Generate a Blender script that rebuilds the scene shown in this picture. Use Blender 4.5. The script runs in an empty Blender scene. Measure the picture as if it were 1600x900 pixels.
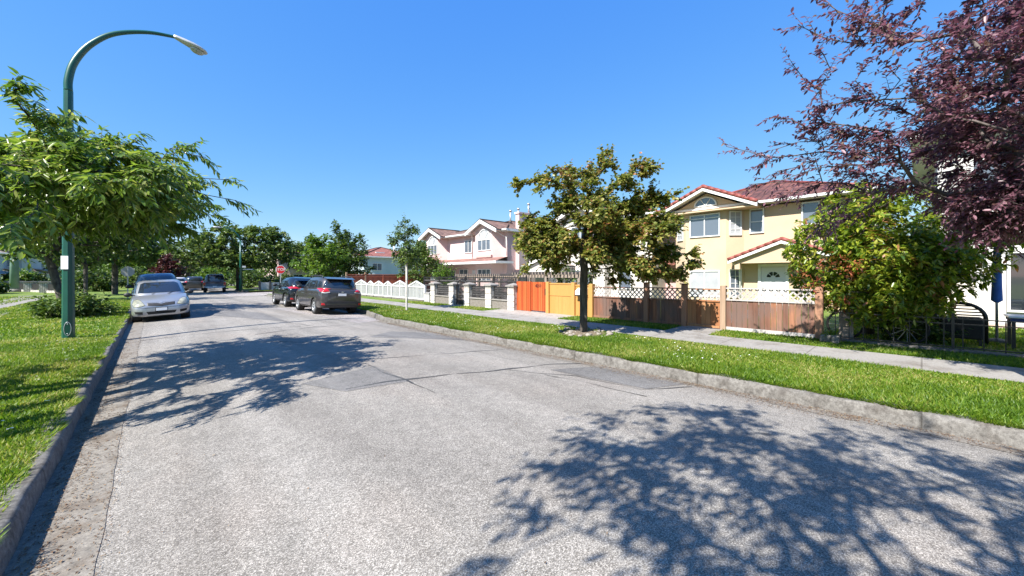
import bpy, bmesh, math, random
import numpy as np
from mathutils import Vector, Matrix

PI = math.pi
R = math.radians
SC = bpy.context.scene
COL = SC.collection
random.seed(11)
RNG = np.random.default_rng(11)

# ------------------------------------------------------------------ camera, light, exposure
CAM_H = 1.7
cam_d = bpy.data.cameras.new('camera')
cam = bpy.data.objects.new('camera', cam_d)
COL.objects.link(cam)
SC.camera = cam
cam_d.sensor_width = 36.0
cam_d.lens = 36.0 * 600 / 1600
cam_d.shift_y = -19 / 1600
cam_d.clip_start = 0.05
cam_d.clip_end = 3000
cam.location = (0, 0, CAM_H)
cam.rotation_euler = (R(90), 0, -math.atan2(0.683, 0.730))

SUN_DIR = Vector((-1.0, -0.12, 1.02)).normalized()       # towards the sun
sun_el = math.asin(SUN_DIR.z)
sun_az = math.atan2(SUN_DIR.x, SUN_DIR.y)                  # clockwise from +Y
world = bpy.data.worlds.new('World')
SC.world = world
world.use_nodes = True
wn = world.node_tree
wn.nodes.clear()
w_out = wn.nodes.new('ShaderNodeOutputWorld')
w_bg = wn.nodes.new('ShaderNodeBackground')
w_sky = wn.nodes.new('ShaderNodeTexSky')
w_sky.sky_type = 'NISHITA'
w_sky.sun_disc = False
w_sky.sun_elevation = sun_el
w_sky.sun_rotation = sun_az
w_sky.altitude = 0
w_sky.air_density = 0.75
w_sky.dust_density = 0.0
w_sky.ozone_density = 9.0
w_bg.inputs['Strength'].default_value = 0.15
# grade the sky the way the phone did: deeper blue overhead, no white band at the horizon
w_sep = wn.nodes.new('ShaderNodeSeparateColor')
w_com = wn.nodes.new('ShaderNodeCombineColor')
wn.links.new(w_sky.outputs[0], w_sep.inputs[0])
EXPOSURE = 1.4
SKY_K = 0.15 * 2 ** EXPOSURE
for ch, (gain, power) in enumerate(((0.60, 1.03), (0.615, 0.60), (0.97, 0.13))):
    w_pre = wn.nodes.new('ShaderNodeMath'); w_pre.operation = 'MULTIPLY'; w_pre.inputs[1].default_value = SKY_K
    w_pow = wn.nodes.new('ShaderNodeMath'); w_pow.operation = 'POWER'; w_pow.inputs[1].default_value = power
    w_mul = wn.nodes.new('ShaderNodeMath'); w_mul.operation = 'MULTIPLY'; w_mul.inputs[1].default_value = gain / SKY_K
    wn.links.new(w_sep.outputs[ch], w_pre.inputs[0])
    wn.links.new(w_pre.outputs[0], w_pow.inputs[0])
    wn.links.new(w_pow.outputs[0], w_mul.inputs[0])
    wn.links.new(w_mul.outputs[0], w_com.inputs[ch])
wn.links.new(w_com.outputs[0], w_bg.inputs[0])
wn.links.new(w_bg.outputs[0], w_out.inputs[0])

sun_d = bpy.data.lights.new('sun', 'SUN')
sun_d.energy = 4.6
sun_d.angle = R(0.5)
sun_d.color = (1.0, 0.955, 0.885)
sun_o = bpy.data.objects.new('sun', sun_d)
COL.objects.link(sun_o)
sun_o.location = (-20, 0, 30)
sun_o.rotation_euler = SUN_DIR.to_track_quat('Z', 'Y').to_euler()

SC.view_settings.view_transform = 'Standard'
SC.view_settings.look = 'None'
SC.view_settings.exposure = EXPOSURE
SC.view_settings.gamma = 1.0
SC.view_settings.use_curve_mapping = False
SC.cycles.max_bounces = 6
SC.cycles.diffuse_bounces = 3
SC.cycles.glossy_bounces = 3
SC.cycles.transmission_bounces = 4
SC.cycles.transparent_max_bounces = 6
SC.cycles.caustics_reflective = False
SC.cycles.caustics_refractive = False
SC.cycles.use_denoising = True


# ------------------------------------------------------------------ naming helpers
def tag(o, label=None, cat=None, group=None, kind=None):
    if label: o['label'] = label
    if cat: o['category'] = cat
    if group: o['group'] = group
    if kind: o['kind'] = kind
    return o


def thing(name, label, cat, loc=(0, 0, 0), rot=(0, 0, 0), group=None):
    o = bpy.data.objects.new(name, None)
    o.empty_display_size = 0.2
    COL.objects.link(o)
    o.location = loc
    o.rotation_euler = rot
    return tag(o, label, cat, group)


def root_loc(o):
    p = Vector((0, 0, 0))
    while o is not None:
        p += Vector(o.location)
        o = o.parent
    return p


# ------------------------------------------------------------------ materials
MATS = {}


def new_mat(name):
    m = bpy.data.materials.new(name)
    m.use_nodes = True
    nt = m.node_tree
    nt.nodes.clear()
    out = nt.nodes.new('ShaderNodeOutputMaterial')
    b = nt.nodes.new('ShaderNodeBsdfPrincipled')
    nt.links.new(b.outputs[0], out.inputs[0])
    return m, nt, b, out


def N(nt, t, **kw):
    n = nt.nodes.new(t)
    for k, v in kw.items():
        if k.startswith('i_'):
            n.inputs[k[2:].replace('_', ' ')].default_value = v
        else:
            setattr(n, k, v)
    return n


def ramp(nt, fac, stops):
    r = nt.nodes.new('ShaderNodeValToRGB')
    e = r.color_ramp.elements
    while len(e) < len(stops): e.new(0.5)
    for el, (p, c) in zip(e, stops):
        el.position = p
        el.color = (c[0], c[1], c[2], 1) if not isinstance(c, float) else (c, c, c, 1)
    nt.links.new(fac, r.inputs[0])
    return r.outputs[0]


def mixc(nt, fac, a, b, mode='MIX'):
    m = nt.nodes.new('ShaderNodeMix')
    m.data_type = 'RGBA'
    m.blend_type = mode
    for sock, v in ((m.inputs[0], fac), (m.inputs[6], a), (m.inputs[7], b)):
        if hasattr(v, 'is_linked'):
            nt.links.new(v, sock)
        else:
            sock.default_value = v if isinstance(v, float) else (v[0], v[1], v[2], 1)
    return m.outputs[2]


def coords(nt, scale=(1, 1, 1), kind='Object'):
    tc = nt.nodes.new('ShaderNodeTexCoord')
    mp = nt.nodes.new('ShaderNodeMapping')
    mp.inputs['Scale'].default_value = scale
    nt.links.new(tc.outputs[kind], mp.inputs[0])
    return mp.outputs[0]


def noise(nt, vec, scale, detail=4.0, rough=0.55):
    n = nt.nodes.new('ShaderNodeTexNoise')
    n.inputs['Scale'].default_value = scale
    n.inputs['Detail'].default_value = detail
    n.inputs['Roughness'].default_value = rough
    nt.links.new(vec, n.inputs['Vector'])
    return n.outputs['Fac']


def bump(nt, b, height, strength=0.3, dist=0.01):
    n = nt.nodes.new('ShaderNodeBump')
    n.inputs['Strength'].default_value = strength
    n.inputs['Distance'].default_value = dist
    nt.links.new(height, n.inputs['Height'])
    nt.links.new(n.outputs[0], b.inputs['Normal'])
    return n


def surf(name, c1, c2=None, scale=3.0, rough=0.7, bs=0.0, bscale=60.0, bdist=0.005, stretch=(1, 1, 1),
         metal=0.0, coat=0.0, spec=0.5, lo=0.35, hi=0.65):
    """a surface with two-tone noise and a fine bump"""
    if name in MATS: return MATS[name]
    m, nt, b, out = new_mat(name)
    b.inputs['Roughness'].default_value = rough
    b.inputs['Metallic'].default_value = metal
    b.inputs['Coat Weight'].default_value = coat
    b.inputs['Coat Roughness'].default_value = 0.04
    b.inputs['Specular IOR Level'].default_value = spec
    v = coords(nt, stretch)
    if c2 is not None:
        f = noise(nt, v, scale)
        nt.links.new(ramp(nt, f, [(lo, c1), (hi, c2)]), b.inputs['Base Color'])
    else:
        b.inputs['Base Color'].default_value = (*c1, 1)
    if bs:
        bump(nt, b, noise(nt, v, bscale, 3), bs, bdist)
    MATS[name] = m
    return m


def leaf_mat(name, cols, trans=0.35, rough=0.45, clump=0.8, back=1.25, tint=(1.0, 1.05, 0.55), amt=0.9):
    """cols: list of (pos, rgb) over a per-leaf random value mixed with a soft clump noise"""
    if name in MATS: return MATS[name]
    m, nt, b, out = new_mat(name)
    g = nt.nodes.new('ShaderNodeNewGeometry')
    v = coords(nt)
    f = noise(nt, v, clump, 2)
    ma = N(nt, 'ShaderNodeMath', operation='MULTIPLY_ADD')
    nt.links.new(f, ma.inputs[0]); ma.inputs[1].default_value = amt; ma.inputs[2].default_value = -amt / 2
    ad = N(nt, 'ShaderNodeMath', operation='ADD')
    nt.links.new(g.outputs['Random Per Island'], ad.inputs[0])
    nt.links.new(ma.outputs[0], ad.inputs[1])
    c = ramp(nt, ad.outputs[0], cols)
    nt.links.new(c, b.inputs['Base Color'])
    b.inputs['Roughness'].default_value = rough
    b.inputs['Specular IOR Level'].default_value = 0.45
    tr = nt.nodes.new('ShaderNodeBsdfTranslucent')
    c2 = mixc(nt, 1.0, c, tuple(back * q for q in tint), 'MULTIPLY')
    nt.links.new(c2, tr.inputs['Color'])
    mx = nt.nodes.new('ShaderNodeMixShader')
    mx.inputs[0].default_value = trans
    nt.links.new(b.outputs[0], mx.inputs[1])
    nt.links.new(tr.outputs[0], mx.inputs[2])
    nt.links.new(mx.outputs[0], out.inputs[0])
    MATS[name] = m
    return m


def glass_mat(name, col=(0.02, 0.025, 0.03), rough=0.03):
    if name in MATS: return MATS[name]
    m, nt, b, out = new_mat(name)
    b.inputs['Base Color'].default_value = (*col, 1)
    b.inputs['Roughness'].default_value = rough
    b.inputs['Specular IOR Level'].default_value = 0.9
    b.inputs['IOR'].default_value = 1.6
    MATS[name] = m
    return m


def tile_mat(name, c1, c2, cu, cv, depth=0.03, round_tile=True):
    """roof tiles laid out along the roof's UV: u along the eave, v up the slope, both in metres"""
    if name in MATS: return MATS[name]
    m, nt, b, out = new_mat(name)
    uv = nt.nodes.new('ShaderNodeUVMap')
    sp = nt.nodes.new('ShaderNodeSeparateXYZ')
    nt.links.new(uv.outputs[0], sp.inputs[0])
    def math_(op, a, bb=None):
        n = nt.nodes.new('ShaderNodeMath'); n.operation = op
        for i, vv in enumerate((a, bb)):
            if vv is None: continue
            if hasattr(vv, 'is_linked'): nt.links.new(vv, n.inputs[i])
            else: n.inputs[i].default_value = vv
        return n.outputs[0]
    u = math_('DIVIDE', sp.outputs[0], cu)
    v = math_('DIVIDE', sp.outputs[1], cv)
    fu = math_('FRACT', u); fv = math_('FRACT', v)
    hu = math_('SINE', math_('MULTIPLY', fu, PI))              # barrel
    hv = math_('SUBTRACT', 1.0, fv)                             # each course laps the one below
    h = math_('ADD', math_('MULTIPLY', hu, 0.7 if round_tile else 0.1), math_('MULTIPLY', hv, 0.6))
    wn_ = nt.nodes.new('ShaderNodeTexWhiteNoise')
    wn_.noise_dimensions = '2D'
    cb = nt.nodes.new('ShaderNodeCombineXYZ')
    nt.links.new(math_('FLOOR', u), cb.inputs[0]); nt.links.new(math_('FLOOR', v), cb.inputs[1])
    nt.links.new(cb.outputs[0], wn_.inputs['Vector'])
    col = ramp(nt, wn_.outputs['Value'], [(0.0, c1), (1.0, c2)])
    gap = ramp(nt, fv, [(0.0, (0.25, 0.25, 0.25)), (0.13, (1, 1, 1))])
    col = mixc(nt, 1.0, col, gap, 'MULTIPLY')
    if round_tile:
        g2 = ramp(nt, hu, [(0.0, (0.35, 0.35, 0.35)), (0.4, (1, 1, 1))])
        col = mixc(nt, 1.0, col, g2, 'MULTIPLY')
    nz = noise(nt, coords(nt), 1.3)
    col = mixc(nt, 1.0, col, ramp(nt, nz, [(0.3, (0.72, 0.7, 0.68)), (0.7, (1.1, 1.08, 1.05))]), 'MULTIPLY')
    nt.links.new(col, b.inputs['Base Color'])
    b.inputs['Roughness'].default_value = 0.75
    bump(nt, b, h, 1.0, depth)
    MATS[name] = m
    return m


# ------------------------------------------------------------------ mesh builder
class MB:
    def __init__(self):
        self.v = []; self.f = []; self.uv = {}; self.sm = set()

    def add(self, vs, fs, smooth=False):
        o = len(self.v)
        self.v.extend([tuple(p) for p in vs])
        for f in fs:
            if smooth: self.sm.add(len(self.f))
            self.f.append(tuple(i + o for i in f))
        return self

    def box(self, x0, x1, y0, y1, z0, z1, M=None):
        if x0 > x1: x0, x1 = x1, x0
        if y0 > y1: y0, y1 = y1, y0
        if z0 > z1: z0, z1 = z1, z0
        vs = [Vector((x, y, z)) for z in (z0, z1) for y in (y0, y1) for x in (x0, x1)]
        if M is not None: vs = [M @ p for p in vs]
        return self.add(vs, [(0, 2, 3, 1), (4, 5, 7, 6), (0, 1, 5, 4), (2, 6, 7, 3), (0, 4, 6, 2), (1, 3, 7, 5)])

    def face(self, pts, uv=None):
        o = len(self.v)
        self.v.extend([tuple(p) for p in pts])
        if uv: self.uv[len(self.f)] = uv
        self.f.append(tuple(range(o, o + len(pts))))
        return self

    def prism(self, pts, ext, smooth=False):
        """closed planar outline pushed along the vector ext"""
        n = len(pts); e = Vector(ext)
        a = [Vector(p) for p in pts]; b = [p + e for p in a]
        fs = [tuple(range(n))[::-1], tuple(range(n, 2 * n))]
        fs += [(i, (i + 1) % n, n + (i + 1) % n, n + i) for i in range(n)]
        return self.add(a + b, fs)

    def tube(self, path, radii, n=8, cap=True, smooth=True):
        path = [Vector(p) for p in path]
        if not hasattr(radii, '__len__'): radii = [radii] * len(path)
        vs = []; fs = []
        prev = None
        for i, p in enumerate(path):
            if i == 0: t = path[1] - path[0]
            elif i == len(path) - 1: t = path[-1] - path[-2]
            else: t = (path[i + 1] - path[i - 1])
            t.normalize()
            if prev is None:
                up = Vector((0, 0, 1)) if abs(t.z) < 0.9 else Vector((1, 0, 0))
                s = t.cross(up).normalized()
            else:
                s = (prev - t * prev.dot(t)).normalized()
            prev = s
            q = t.cross(s)
            for k in range(n):
                a = 2 * PI * k / n
                vs.append(p + (s * math.cos(a) + q * math.sin(a)) * radii[i])
        for i in range(len(path) - 1):
            for k in range(n):
                a, b = i * n + k, i * n + (k + 1) % n
                fs.append((a, b, b + n, a + n))
        self.add(vs, fs, smooth)
        if cap:
            o = len(self.v) - len(vs)
            self.f.append(tuple(o + k for k in range(n))[::-1])
            self.f.append(tuple(o + (len(path) - 1) * n + k for k in range(n)))
        return self

    def lathe(self, prof, n=24, M=None, smooth=True):
        """prof: (radius, height) pairs around +Z"""
        vs = []; fs = []
        for r, z in prof:
            for k in range(n):
                a = 2 * PI * k / n
                p = Vector((r * math.cos(a), r * math.sin(a), z))
                vs.append(M @ p if M is not None else p)
        for i in range(len(prof) - 1):
            for k in range(n):
                a, b = i * n + k, i * n + (k + 1) % n
                fs.append((a, b, b + n, a + n))
        return self.add(vs, fs, smooth)

    def sphere(self, c, r, nu=12, nv=8, sq=(1, 1, 1)):
        vs = []; fs = []
        for i in range(nv + 1):
            t = PI * i / nv
            for k in range(nu):
                a = 2 * PI * k / nu
                vs.append((c[0] + r * sq[0] * math.sin(t) * math.cos(a), c[1] + r * sq[1] * math.sin(t) * math.sin(a), c[2] + r * sq[2] * math.cos(t)))
        for i in range(nv):
            for k in range(nu):
                a, b = i * nu + k, i * nu + (k + 1) % nu
                fs.append((a, a + nu, b + nu, b))
        return self.add(vs, fs, True)

    def build(self, name, mat, parent=None, world=True, bevel=0.0, seg=1, angle=None, label=None):
        me = bpy.data.meshes.new(name)
        off = root_loc(parent) if (parent is not None and world) else Vector((0, 0, 0))
        me.from_pydata([(p[0] - off.x, p[1] - off.y, p[2] - off.z) for p in self.v], [], self.f)
        if self.uv:
            l = me.uv_layers.new(name='UVMap')
            for fi, uvs in self.uv.items():
                poly = me.polygons[fi]
                for li, q in zip(poly.loop_indices, uvs): l.data[li].uv = q
        for i in self.sm: me.polygons[i].use_smooth = True
        if angle is not None:
            for p in me.polygons: p.use_smooth = True
            me.set_sharp_from_angle(angle=R(angle))
        me.materials.append(mat)
        o = bpy.data.objects.new(name, me)
        COL.objects.link(o)
        if parent is not None: o.parent = parent
        if bevel:
            bv = o.modifiers.new('bevel', 'BEVEL')
            bv.width = bevel; bv.segments = seg; bv.limit_method = 'ANGLE'; bv.angle_limit = R(35)
        if label: o['label'] = label
        return o


def np_mesh(name, V, F, mat, parent=None, smooth=False, quads=True):
    """V (n,3) world coordinates, F (m,k) index array"""
    me = bpy.data.meshes.new(name)
    off = np.array(root_loc(parent)) if parent is not None else np.zeros(3)
    V = (np.asarray(V, dtype=np.float32) - off.astype(np.float32))
    F = np.asarray(F, dtype=np.int32)
    k = F.shape[1]
    me.vertices.add(len(V)); me.loops.add(F.size); me.polygons.add(len(F))
    me.vertices.foreach_set('co', V.ravel())
    me.loops.foreach_set('vertex_index', F.ravel())
    me.polygons.foreach_set('loop_start', np.arange(0, F.size, k, dtype=np.int32))
    me.polygons.foreach_set('loop_total', np.full(len(F), k, dtype=np.int32))
    if smooth: me.polygons.foreach_set('use_smooth', np.ones(len(F), dtype=bool))
    me.update(calc_edges=True)
    me.validate()
    me.materials.append(mat)
    o = bpy.data.objects.new(name, me)
    COL.objects.link(o)
    if parent is not None: o.parent = parent
    return o


def text_into(mb, s, size, origin, ux, uz, un, depth=0.006, center=True):
    """letters of the built-in font as flat pushed-out shapes"""
    cu = bpy.data.curves.new('lettering', 'FONT')
    cu.body = s; cu.size = size
    cu.align_x = 'CENTER' if center else 'LEFT'
    cu.align_y = 'CENTER'
    cu.resolution_u = 3
    cu.extrude = depth / 2
    cu.offset = size * 0.012
    ob = bpy.data.objects.new('lettering', cu)
    COL.objects.link(ob)
    dg = bpy.context.evaluated_depsgraph_get()
    ev = ob.evaluated_get(dg)
    me = ev.to_mesh()
    ux, uz, un = Vector(ux), Vector(uz), Vector(un)
    o = Vector(origin)
    mb.add([o + ux * p.co.x + uz * p.co.y + un * (p.co.z + depth / 2) for p in me.vertices], [tuple(p.vertices) for p in me.polygons])
    ev.to_mesh_clear()
    bpy.data.objects.remove(ob)
    bpy.data.curves.remove(cu)


# ------------------------------------------------------------------ layout of the street
XL = -0.62                                           # left kerb face


def xr(y):                                           # right kerb face, the road widens past the bend
    if y < 13.5: return 6.23
    if y < 16.5: return 6.23 + 0.6 * (y - 13.5) / 3.0
    return 6.83


def road_z(x, y):
    r = xr(y)
    c = (XL + r) / 2; hw = (r - XL) / 2
    q = 1 - ((x - c) / hw) ** 2
    k = 0.12 if y < 30 else max(0.0, 0.12 * (1 - (y - 30) / 7.0))
    return max(0.0, k * q) + (0 if y < 30 else min(1, (y - 30) / 7) * 0.04)


def lawn_z(x, y):
    if x > 0:
        t = x - xr(y)
        return 0.17 + 0.016 * min(max(t, 0), 8.0)
    return 0.17 + 0.008 * min(max(-0.8 - x, 0), 12)


def strip(name, xa, xb, ya, yb, zf, mat, dz, nx, ny, kind='structure', parent=None):
    """sheet between the curves xa(y), xb(y) following the height function zf"""
    V = []; F = []
    for j in range(ny + 1):
        y = ya + (yb - ya) * j / ny
        a = xa(y) if callable(xa) else xa
        b = xb(y) if callable(xb) else xb
        for i in range(nx + 1):
            x = a + (b - a) * i / nx
            V.append((x, y, zf(x, y) + dz))
    for j in range(ny):
        for i in range(nx):
            p = j * (nx + 1) + i
            F.append((p, p + 1, p + nx + 2, p + nx + 1))
    o = np_mesh(name, np.array(V), np.array(F), mat, parent, smooth=True)
    if kind: tag(o, kind=kind)
    return o


# ---- asphalt
def asphalt(name, dark, light, tint):
    m, nt, b, out = new_mat(name)
    v = coords(nt)
    vo = nt.nodes.new('ShaderNodeTexVoronoi')
    vo.inputs['Scale'].default_value = 155
    nt.links.new(v, vo.inputs['Vector'])
    sep = nt.nodes.new('ShaderNodeSeparateColor')
    nt.links.new(vo.outputs['Color'], sep.inputs[0])
    grain = ramp(nt, sep.outputs[0], [(0.0, tuple(c * 0.68 for c in dark)), (0.28, dark), (0.7, light), (1.0, tuple(min(1, c * 1.5) for c in light))])
    fine = noise(nt, v, 190, 2)
    grain = mixc(nt, 1.0, grain, ramp(nt, fine, [(0.3, (0.62, 0.62, 0.62)), (0.7, (1.3, 1.3, 1.3))]), 'MULTIPLY')
    big = noise(nt, coords(nt, (1.0, 0.35, 1.0)), 0.9, 5, 0.6)
    col = mixc(nt, 1.0, grain, ramp(nt, big, [(0.30, (0.78, 0.77, 0.77)), (0.5, (1, 1, 1)), (0.72, (1.13, 1.10, 1.08))]), 'MULTIPLY')
    warm = noise(nt, v, 0.45, 3)
    col = mixc(nt, ramp(nt, warm, [(0.5, 0.0), (0.7, 0.5)]), col, mixc(nt, 1.0, col, tint, 'MULTIPLY'))
    # worn wheel tracks along the street and dark oil drips
    trk = noise(nt, coords(nt, (1.1, 0.03, 1.0)), 1.6, 3, 0.5)
    col = mixc(nt, 1.0, col, ramp(nt, trk, [(0.36, (0.84, 0.835, 0.83)), (0.60, (1.06, 1.06, 1.06))]), 'MULTIPLY')
    oil = nt.nodes.new('ShaderNodeTexVoronoi'); oil.inputs['Scale'].default_value = 0.75
    nt.links.new(v, oil.inputs['Vector'])
    col = mixc(nt, 1.0, col, ramp(nt, oil.outputs['Distance'], [(0.015, (0.5, 0.5, 0.5)), (0.05, (1, 1, 1))]), 'MULTIPLY')
    mid = noise(nt, v, 7, 4, 0.7)
    col = mixc(nt, 1.0, col, ramp(nt, mid, [(0.25, (0.8, 0.8, 0.8)), (0.6, (1.04, 1.04, 1.04))]), 'MULTIPLY')
    nt.links.new(col, b.inputs['Base Color'])
    b.inputs['Roughness'].default_value = 0.85
    b.inputs['Specular IOR Level'].default_value = 0.3
    bump(nt, b, vo.outputs['Distance'], 0.5, 0.006)
    return m


M_ROAD = asphalt('asphalt', (0.178, 0.164, 0.145), (0.286, 0.267, 0.241), (1.04, 0.98, 0.95))
M_PATCH = asphalt('asphalt patch', (0.13, 0.125, 0.12), (0.19, 0.183, 0.175), (1.0, 1.0, 1.0))
M_PINK = asphalt('asphalt pale', (0.20, 0.185, 0.178), (0.36, 0.335, 0.32), (1.08, 0.96, 0.93))
M_TAR_AND_SHADOW = surf('tar', (0.03, 0.029, 0.028), (0.06, 0.058, 0.056), 9, 0.7)
M_CONC = None


def concrete(name, c1, c2, joint=None, stain=(0.55, 0.5, 0.45), sscale=2.0):
    m, nt, b, out = new_mat(name)
    v = coords(nt)
    a = noise(nt, v, 22, 6, 0.7)
    col = ramp(nt, a, [(0.3, c1), (0.65, c2)])
    s = noise(nt, v, sscale, 5, 0.65)
    col = mixc(nt, ramp(nt, s, [(0.48, 0.0), (0.68, 0.75)]), col, mixc(nt, 1.0, col, stain, 'MULTIPLY'))
    sp = noise(nt, v, 140, 2)
    col = mixc(nt, 1.0, col, ramp(nt, sp, [(0.3, (0.72, 0.72, 0.72)), (0.62, (1.12, 1.12, 1.12))]), 'MULTIPLY')
    if joint:
        sx = nt.nodes.new('ShaderNodeSeparateXYZ')
        nt.links.new(v, sx.inputs[0])
        q = N(nt, 'ShaderNodeMath', operation='DIVIDE'); nt.links.new(sx.outputs[1], q.inputs[0]); q.inputs[1].default_value = joint
        fr = N(nt, 'ShaderNodeMath', operation='FRACT'); nt.links.new(q.outputs[0], fr.inputs[0])
        col = mixc(nt, 1.0, col, ramp(nt, fr.outputs[0], [(0.0, (0.35, 0.33, 0.3)), (0.018, (1, 1, 1))]), 'MULTIPLY')
    nt.links.new(col, b.inputs['Base Color'])
    b.inputs['Roughness'].default_value = 0.85
    bump(nt, b, a, 0.4, 0.006)
    return m


M_WALK = concrete('sidewalk concrete', (0.21, 0.195, 0.178), (0.285, 0.27, 0.245), 1.5)
M_KERB = concrete('kerb concrete', (0.075, 0.068, 0.06), (0.20, 0.188, 0.17), 2.4, (0.36, 0.32, 0.29), 5.0)
M_GUTTER = concrete('gutter', (0.115, 0.103, 0.088), (0.235, 0.212, 0.182), None, (0.52, 0.42, 0.33), 3.2)

# grass ground
m, nt, b, out = new_mat('lawn')
v = coords(nt)
c = ramp(nt, noise(nt, v, 0.9, 5, 0.6), [(0.3, (0.075, 0.14, 0.012)), (0.5, (0.12, 0.185, 0.018)), (0.72, (0.21, 0.215, 0.045))])
c = mixc(nt, 1.0, c, ramp(nt, noise(nt, v, 45, 4, 0.7), [(0.25, (0.45, 0.45, 0.4)), (0.7, (1.3, 1.3, 1.2))]), 'MULTIPLY')
nt.links.new(c, b.inputs['Base Color'])
b.inputs['Roughness'].default_value = 0.9
bump(nt, b, noise(nt, v, 60, 3), 0.8, 0.03)
M_LAWN = m
M_EARTH = surf('earth', (0.10, 0.085, 0.05), (0.07, 0.10, 0.03), 0.4, 0.95)

# base sheet to the horizon
tag(MB().face([(-900, -900, -0.06), (900, -900, -0.06), (900, 900, -0.06), (-900, 900, -0.06)]).build('ground', M_EARTH), kind='structure')
road = strip('road', XL - 0.02, lambda y: xr(y) + 0.02, -14, 170, road_z, M_ROAD, 0.0, 26, 184)
Y1, Y2 = 38.0, 45.6
tag(MB().face([(4.5, Y1, 0.05), (90, Y1, 0.05), (90, Y2, 0.05), (4.5, Y2, 0.05)]).build('cross_street', M_PINK), kind='structure')
# lawns (verges and yards) each side, interrupted at the cross street
strip('lawn', -70, XL - 0.17, -14, 170, lawn_z, M_LAWN, 0.0, 40, 80)
for ya, yb in ((-14, Y1 - 0.2), (Y2 + 0.2, 170)):
    strip('lawn', lambda y: xr(y) + 0.18, 90, ya, yb, lawn_z, M_LAWN, 0.0, 60, 60)


def kerb(name, xf, s, ya, yb, n):
    """kerb stone profile swept along y: face leaning back a little, worn rounded arris"""
    prof = [(0.0, -0.05), (0.005, 0.02), (0.018, 0.135), (0.032, 0.163), (0.055, 0.173), (0.19, 0.178), (0.20, 0.10)]
    V = []; F = []
    k = len(prof)
    for j in range(n + 1):
        y = ya + (yb - ya) * j / n
        x = xf(y) if callable(xf) else xf
        for a, z in prof:
            wob = 0.006 * math.sin(y * 3.1 + a * 40) + 0.004 * math.sin(y * 7.7 + z * 30) + random.uniform(-.003, .003)
            V.append((x + s * (a + wob), y, z + (wob if z > 0.1 else 0)))
    for j in range(n):
        for i in range(k - 1):
            p = j * k + i
            F.append((p, p + 1, p + k + 1, p + k) if s < 0 else (p, p + k, p + k + 1, p + 1))
    o = np_mesh(name, np.array(V), np.array(F), M_KERB, None, smooth=True)
    return tag(o, kind='structure')


kerb('kerb', XL, -1, -12, 150, 900)
kerb('kerb', xr, 1, -12, Y1 - 1, 420)
kerb('kerb', xr, 1, Y2, 150, 100)
# gutters of rougher concrete
strip('gutter', XL, lambda y: -0.24 + 0.006 * math.sin(y * 1.9) + 0.004 * math.sin(y * 9), -12, 37, road_z, M_GUTTER, 0.004, 4, 240)
strip('gutter', lambda y: xr(y) - 0.26 - 0.10 * math.sin(y * 0.8) * math.sin(y * 2.1), xr, -12, 33, road_z, M_GUTTER, 0.004, 4, 240)
# sidewalks
strip('sidewalk', 8.80, 10.03, -14, Y1 - 1.2, lawn_z, M_WALK, 0.012, 4, 60)
strip('sidewalk', lambda y: -5.4 - max(0, y - 22) * 0.075, lambda y: -4.0 - max(0, y - 22) * 0.075, -14, Y1 + 7, lawn_z, M_WALK, 0.012, 4, 60)
strip('sidewalk', 8.80, 10.03, Y2 + 1.2, 120, lawn_z, M_WALK, 0.012, 4, 30)
strip('path', 10.03, 11.3, 3.64, 4.72, lawn_z, M_WALK, 0.010, 4, 4)
strip('path', 10.03, 11.3, 15.1, 16.25, lawn_z, M_WALK, 0.010, 4, 4)
strip('path', 11.3, 21.0, 3.9, 4.9, lawn_z, M_WALK, 0.010, 8, 4)
M_APRON = concrete('driveway concrete', (0.27, 0.25, 0.225), (0.36, 0.335, 0.305), None, (0.6, 0.55, 0.5), 5.0)
strip('driveway', 10.03, 11.6, 8.5, 12.5, lawn_z, M_APRON, 0.010, 4, 8)


strip('paving', 12.2, 20.6, 9.7, 35.0, lawn_z, M_APRON, 0.010, 8, 16)


# road repairs and the lamp post's painted shadow: darker rectangles and poured tar lines
def ribbon(pts, w, n=10, name='tar_line', mat=None, dz=0.0045, jit=0.03, patchy=False):
    P = []
    for i in range(len(pts) - 1):
        a = Vector(pts[i]); c2 = Vector(pts[i + 1])
        m_ = max(2, int((c2 - a).length / 0.12))
        for k in range(m_): P.append(a.lerp(c2, k / m_))
    P.append(Vector(pts[-1]))
    ph = random.uniform(0, 9)
    V = []; F = []
    for i, p in enumerate(P):
        t = (P[min(i + 1, len(P) - 1)] - P[max(i - 1, 0)]).normalized()
        s = Vector((-t.y, t.x))
        wob = jit * (math.sin(i * 0.31 + ph) + 0.6 * math.sin(i * 0.83 + ph * 2))
        ww = w * (0.65 + 0.35 * math.sin(i * 0.47 + ph) + random.uniform(-.25, .25))
        if patchy: ww = w * max(0.02, 1.5 * math.sin(i * 0.23 + ph) * math.sin(i * 0.071) + random.uniform(-.5, .4))
        for q in (-1, 1):
            x, y = p.x + s.x * (wob + q * ww / 2), p.y + s.y * (wob + q * ww / 2)
            x = min(max(x, XL + 0.01), xr(y) - 0.01)
            V.append((x, y, road_z(x, y) + dz))
    for i in range(len(P) - 1): F.append((2 * i, 2 * i + 1, 2 * i + 3, 2 * i + 2))
    o = np_mesh(name, np.array(V), np.array(F), mat or M_TAR_AND_SHADOW)
    return tag(o, kind='structure')


def gz(u, v):
    """point of the road seen at a photo position (used once, to survey the repairs)"""
    t = (u - 800) / 600; z = 0.06
    for _ in range(4):
        d = 600 * (CAM_H - z) / (v - 431)
        x, y = d * (0.683 + 0.73 * t), d * (0.73 - 0.683 * t)
        z = road_z(x, y)
    return (x, y)


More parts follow.
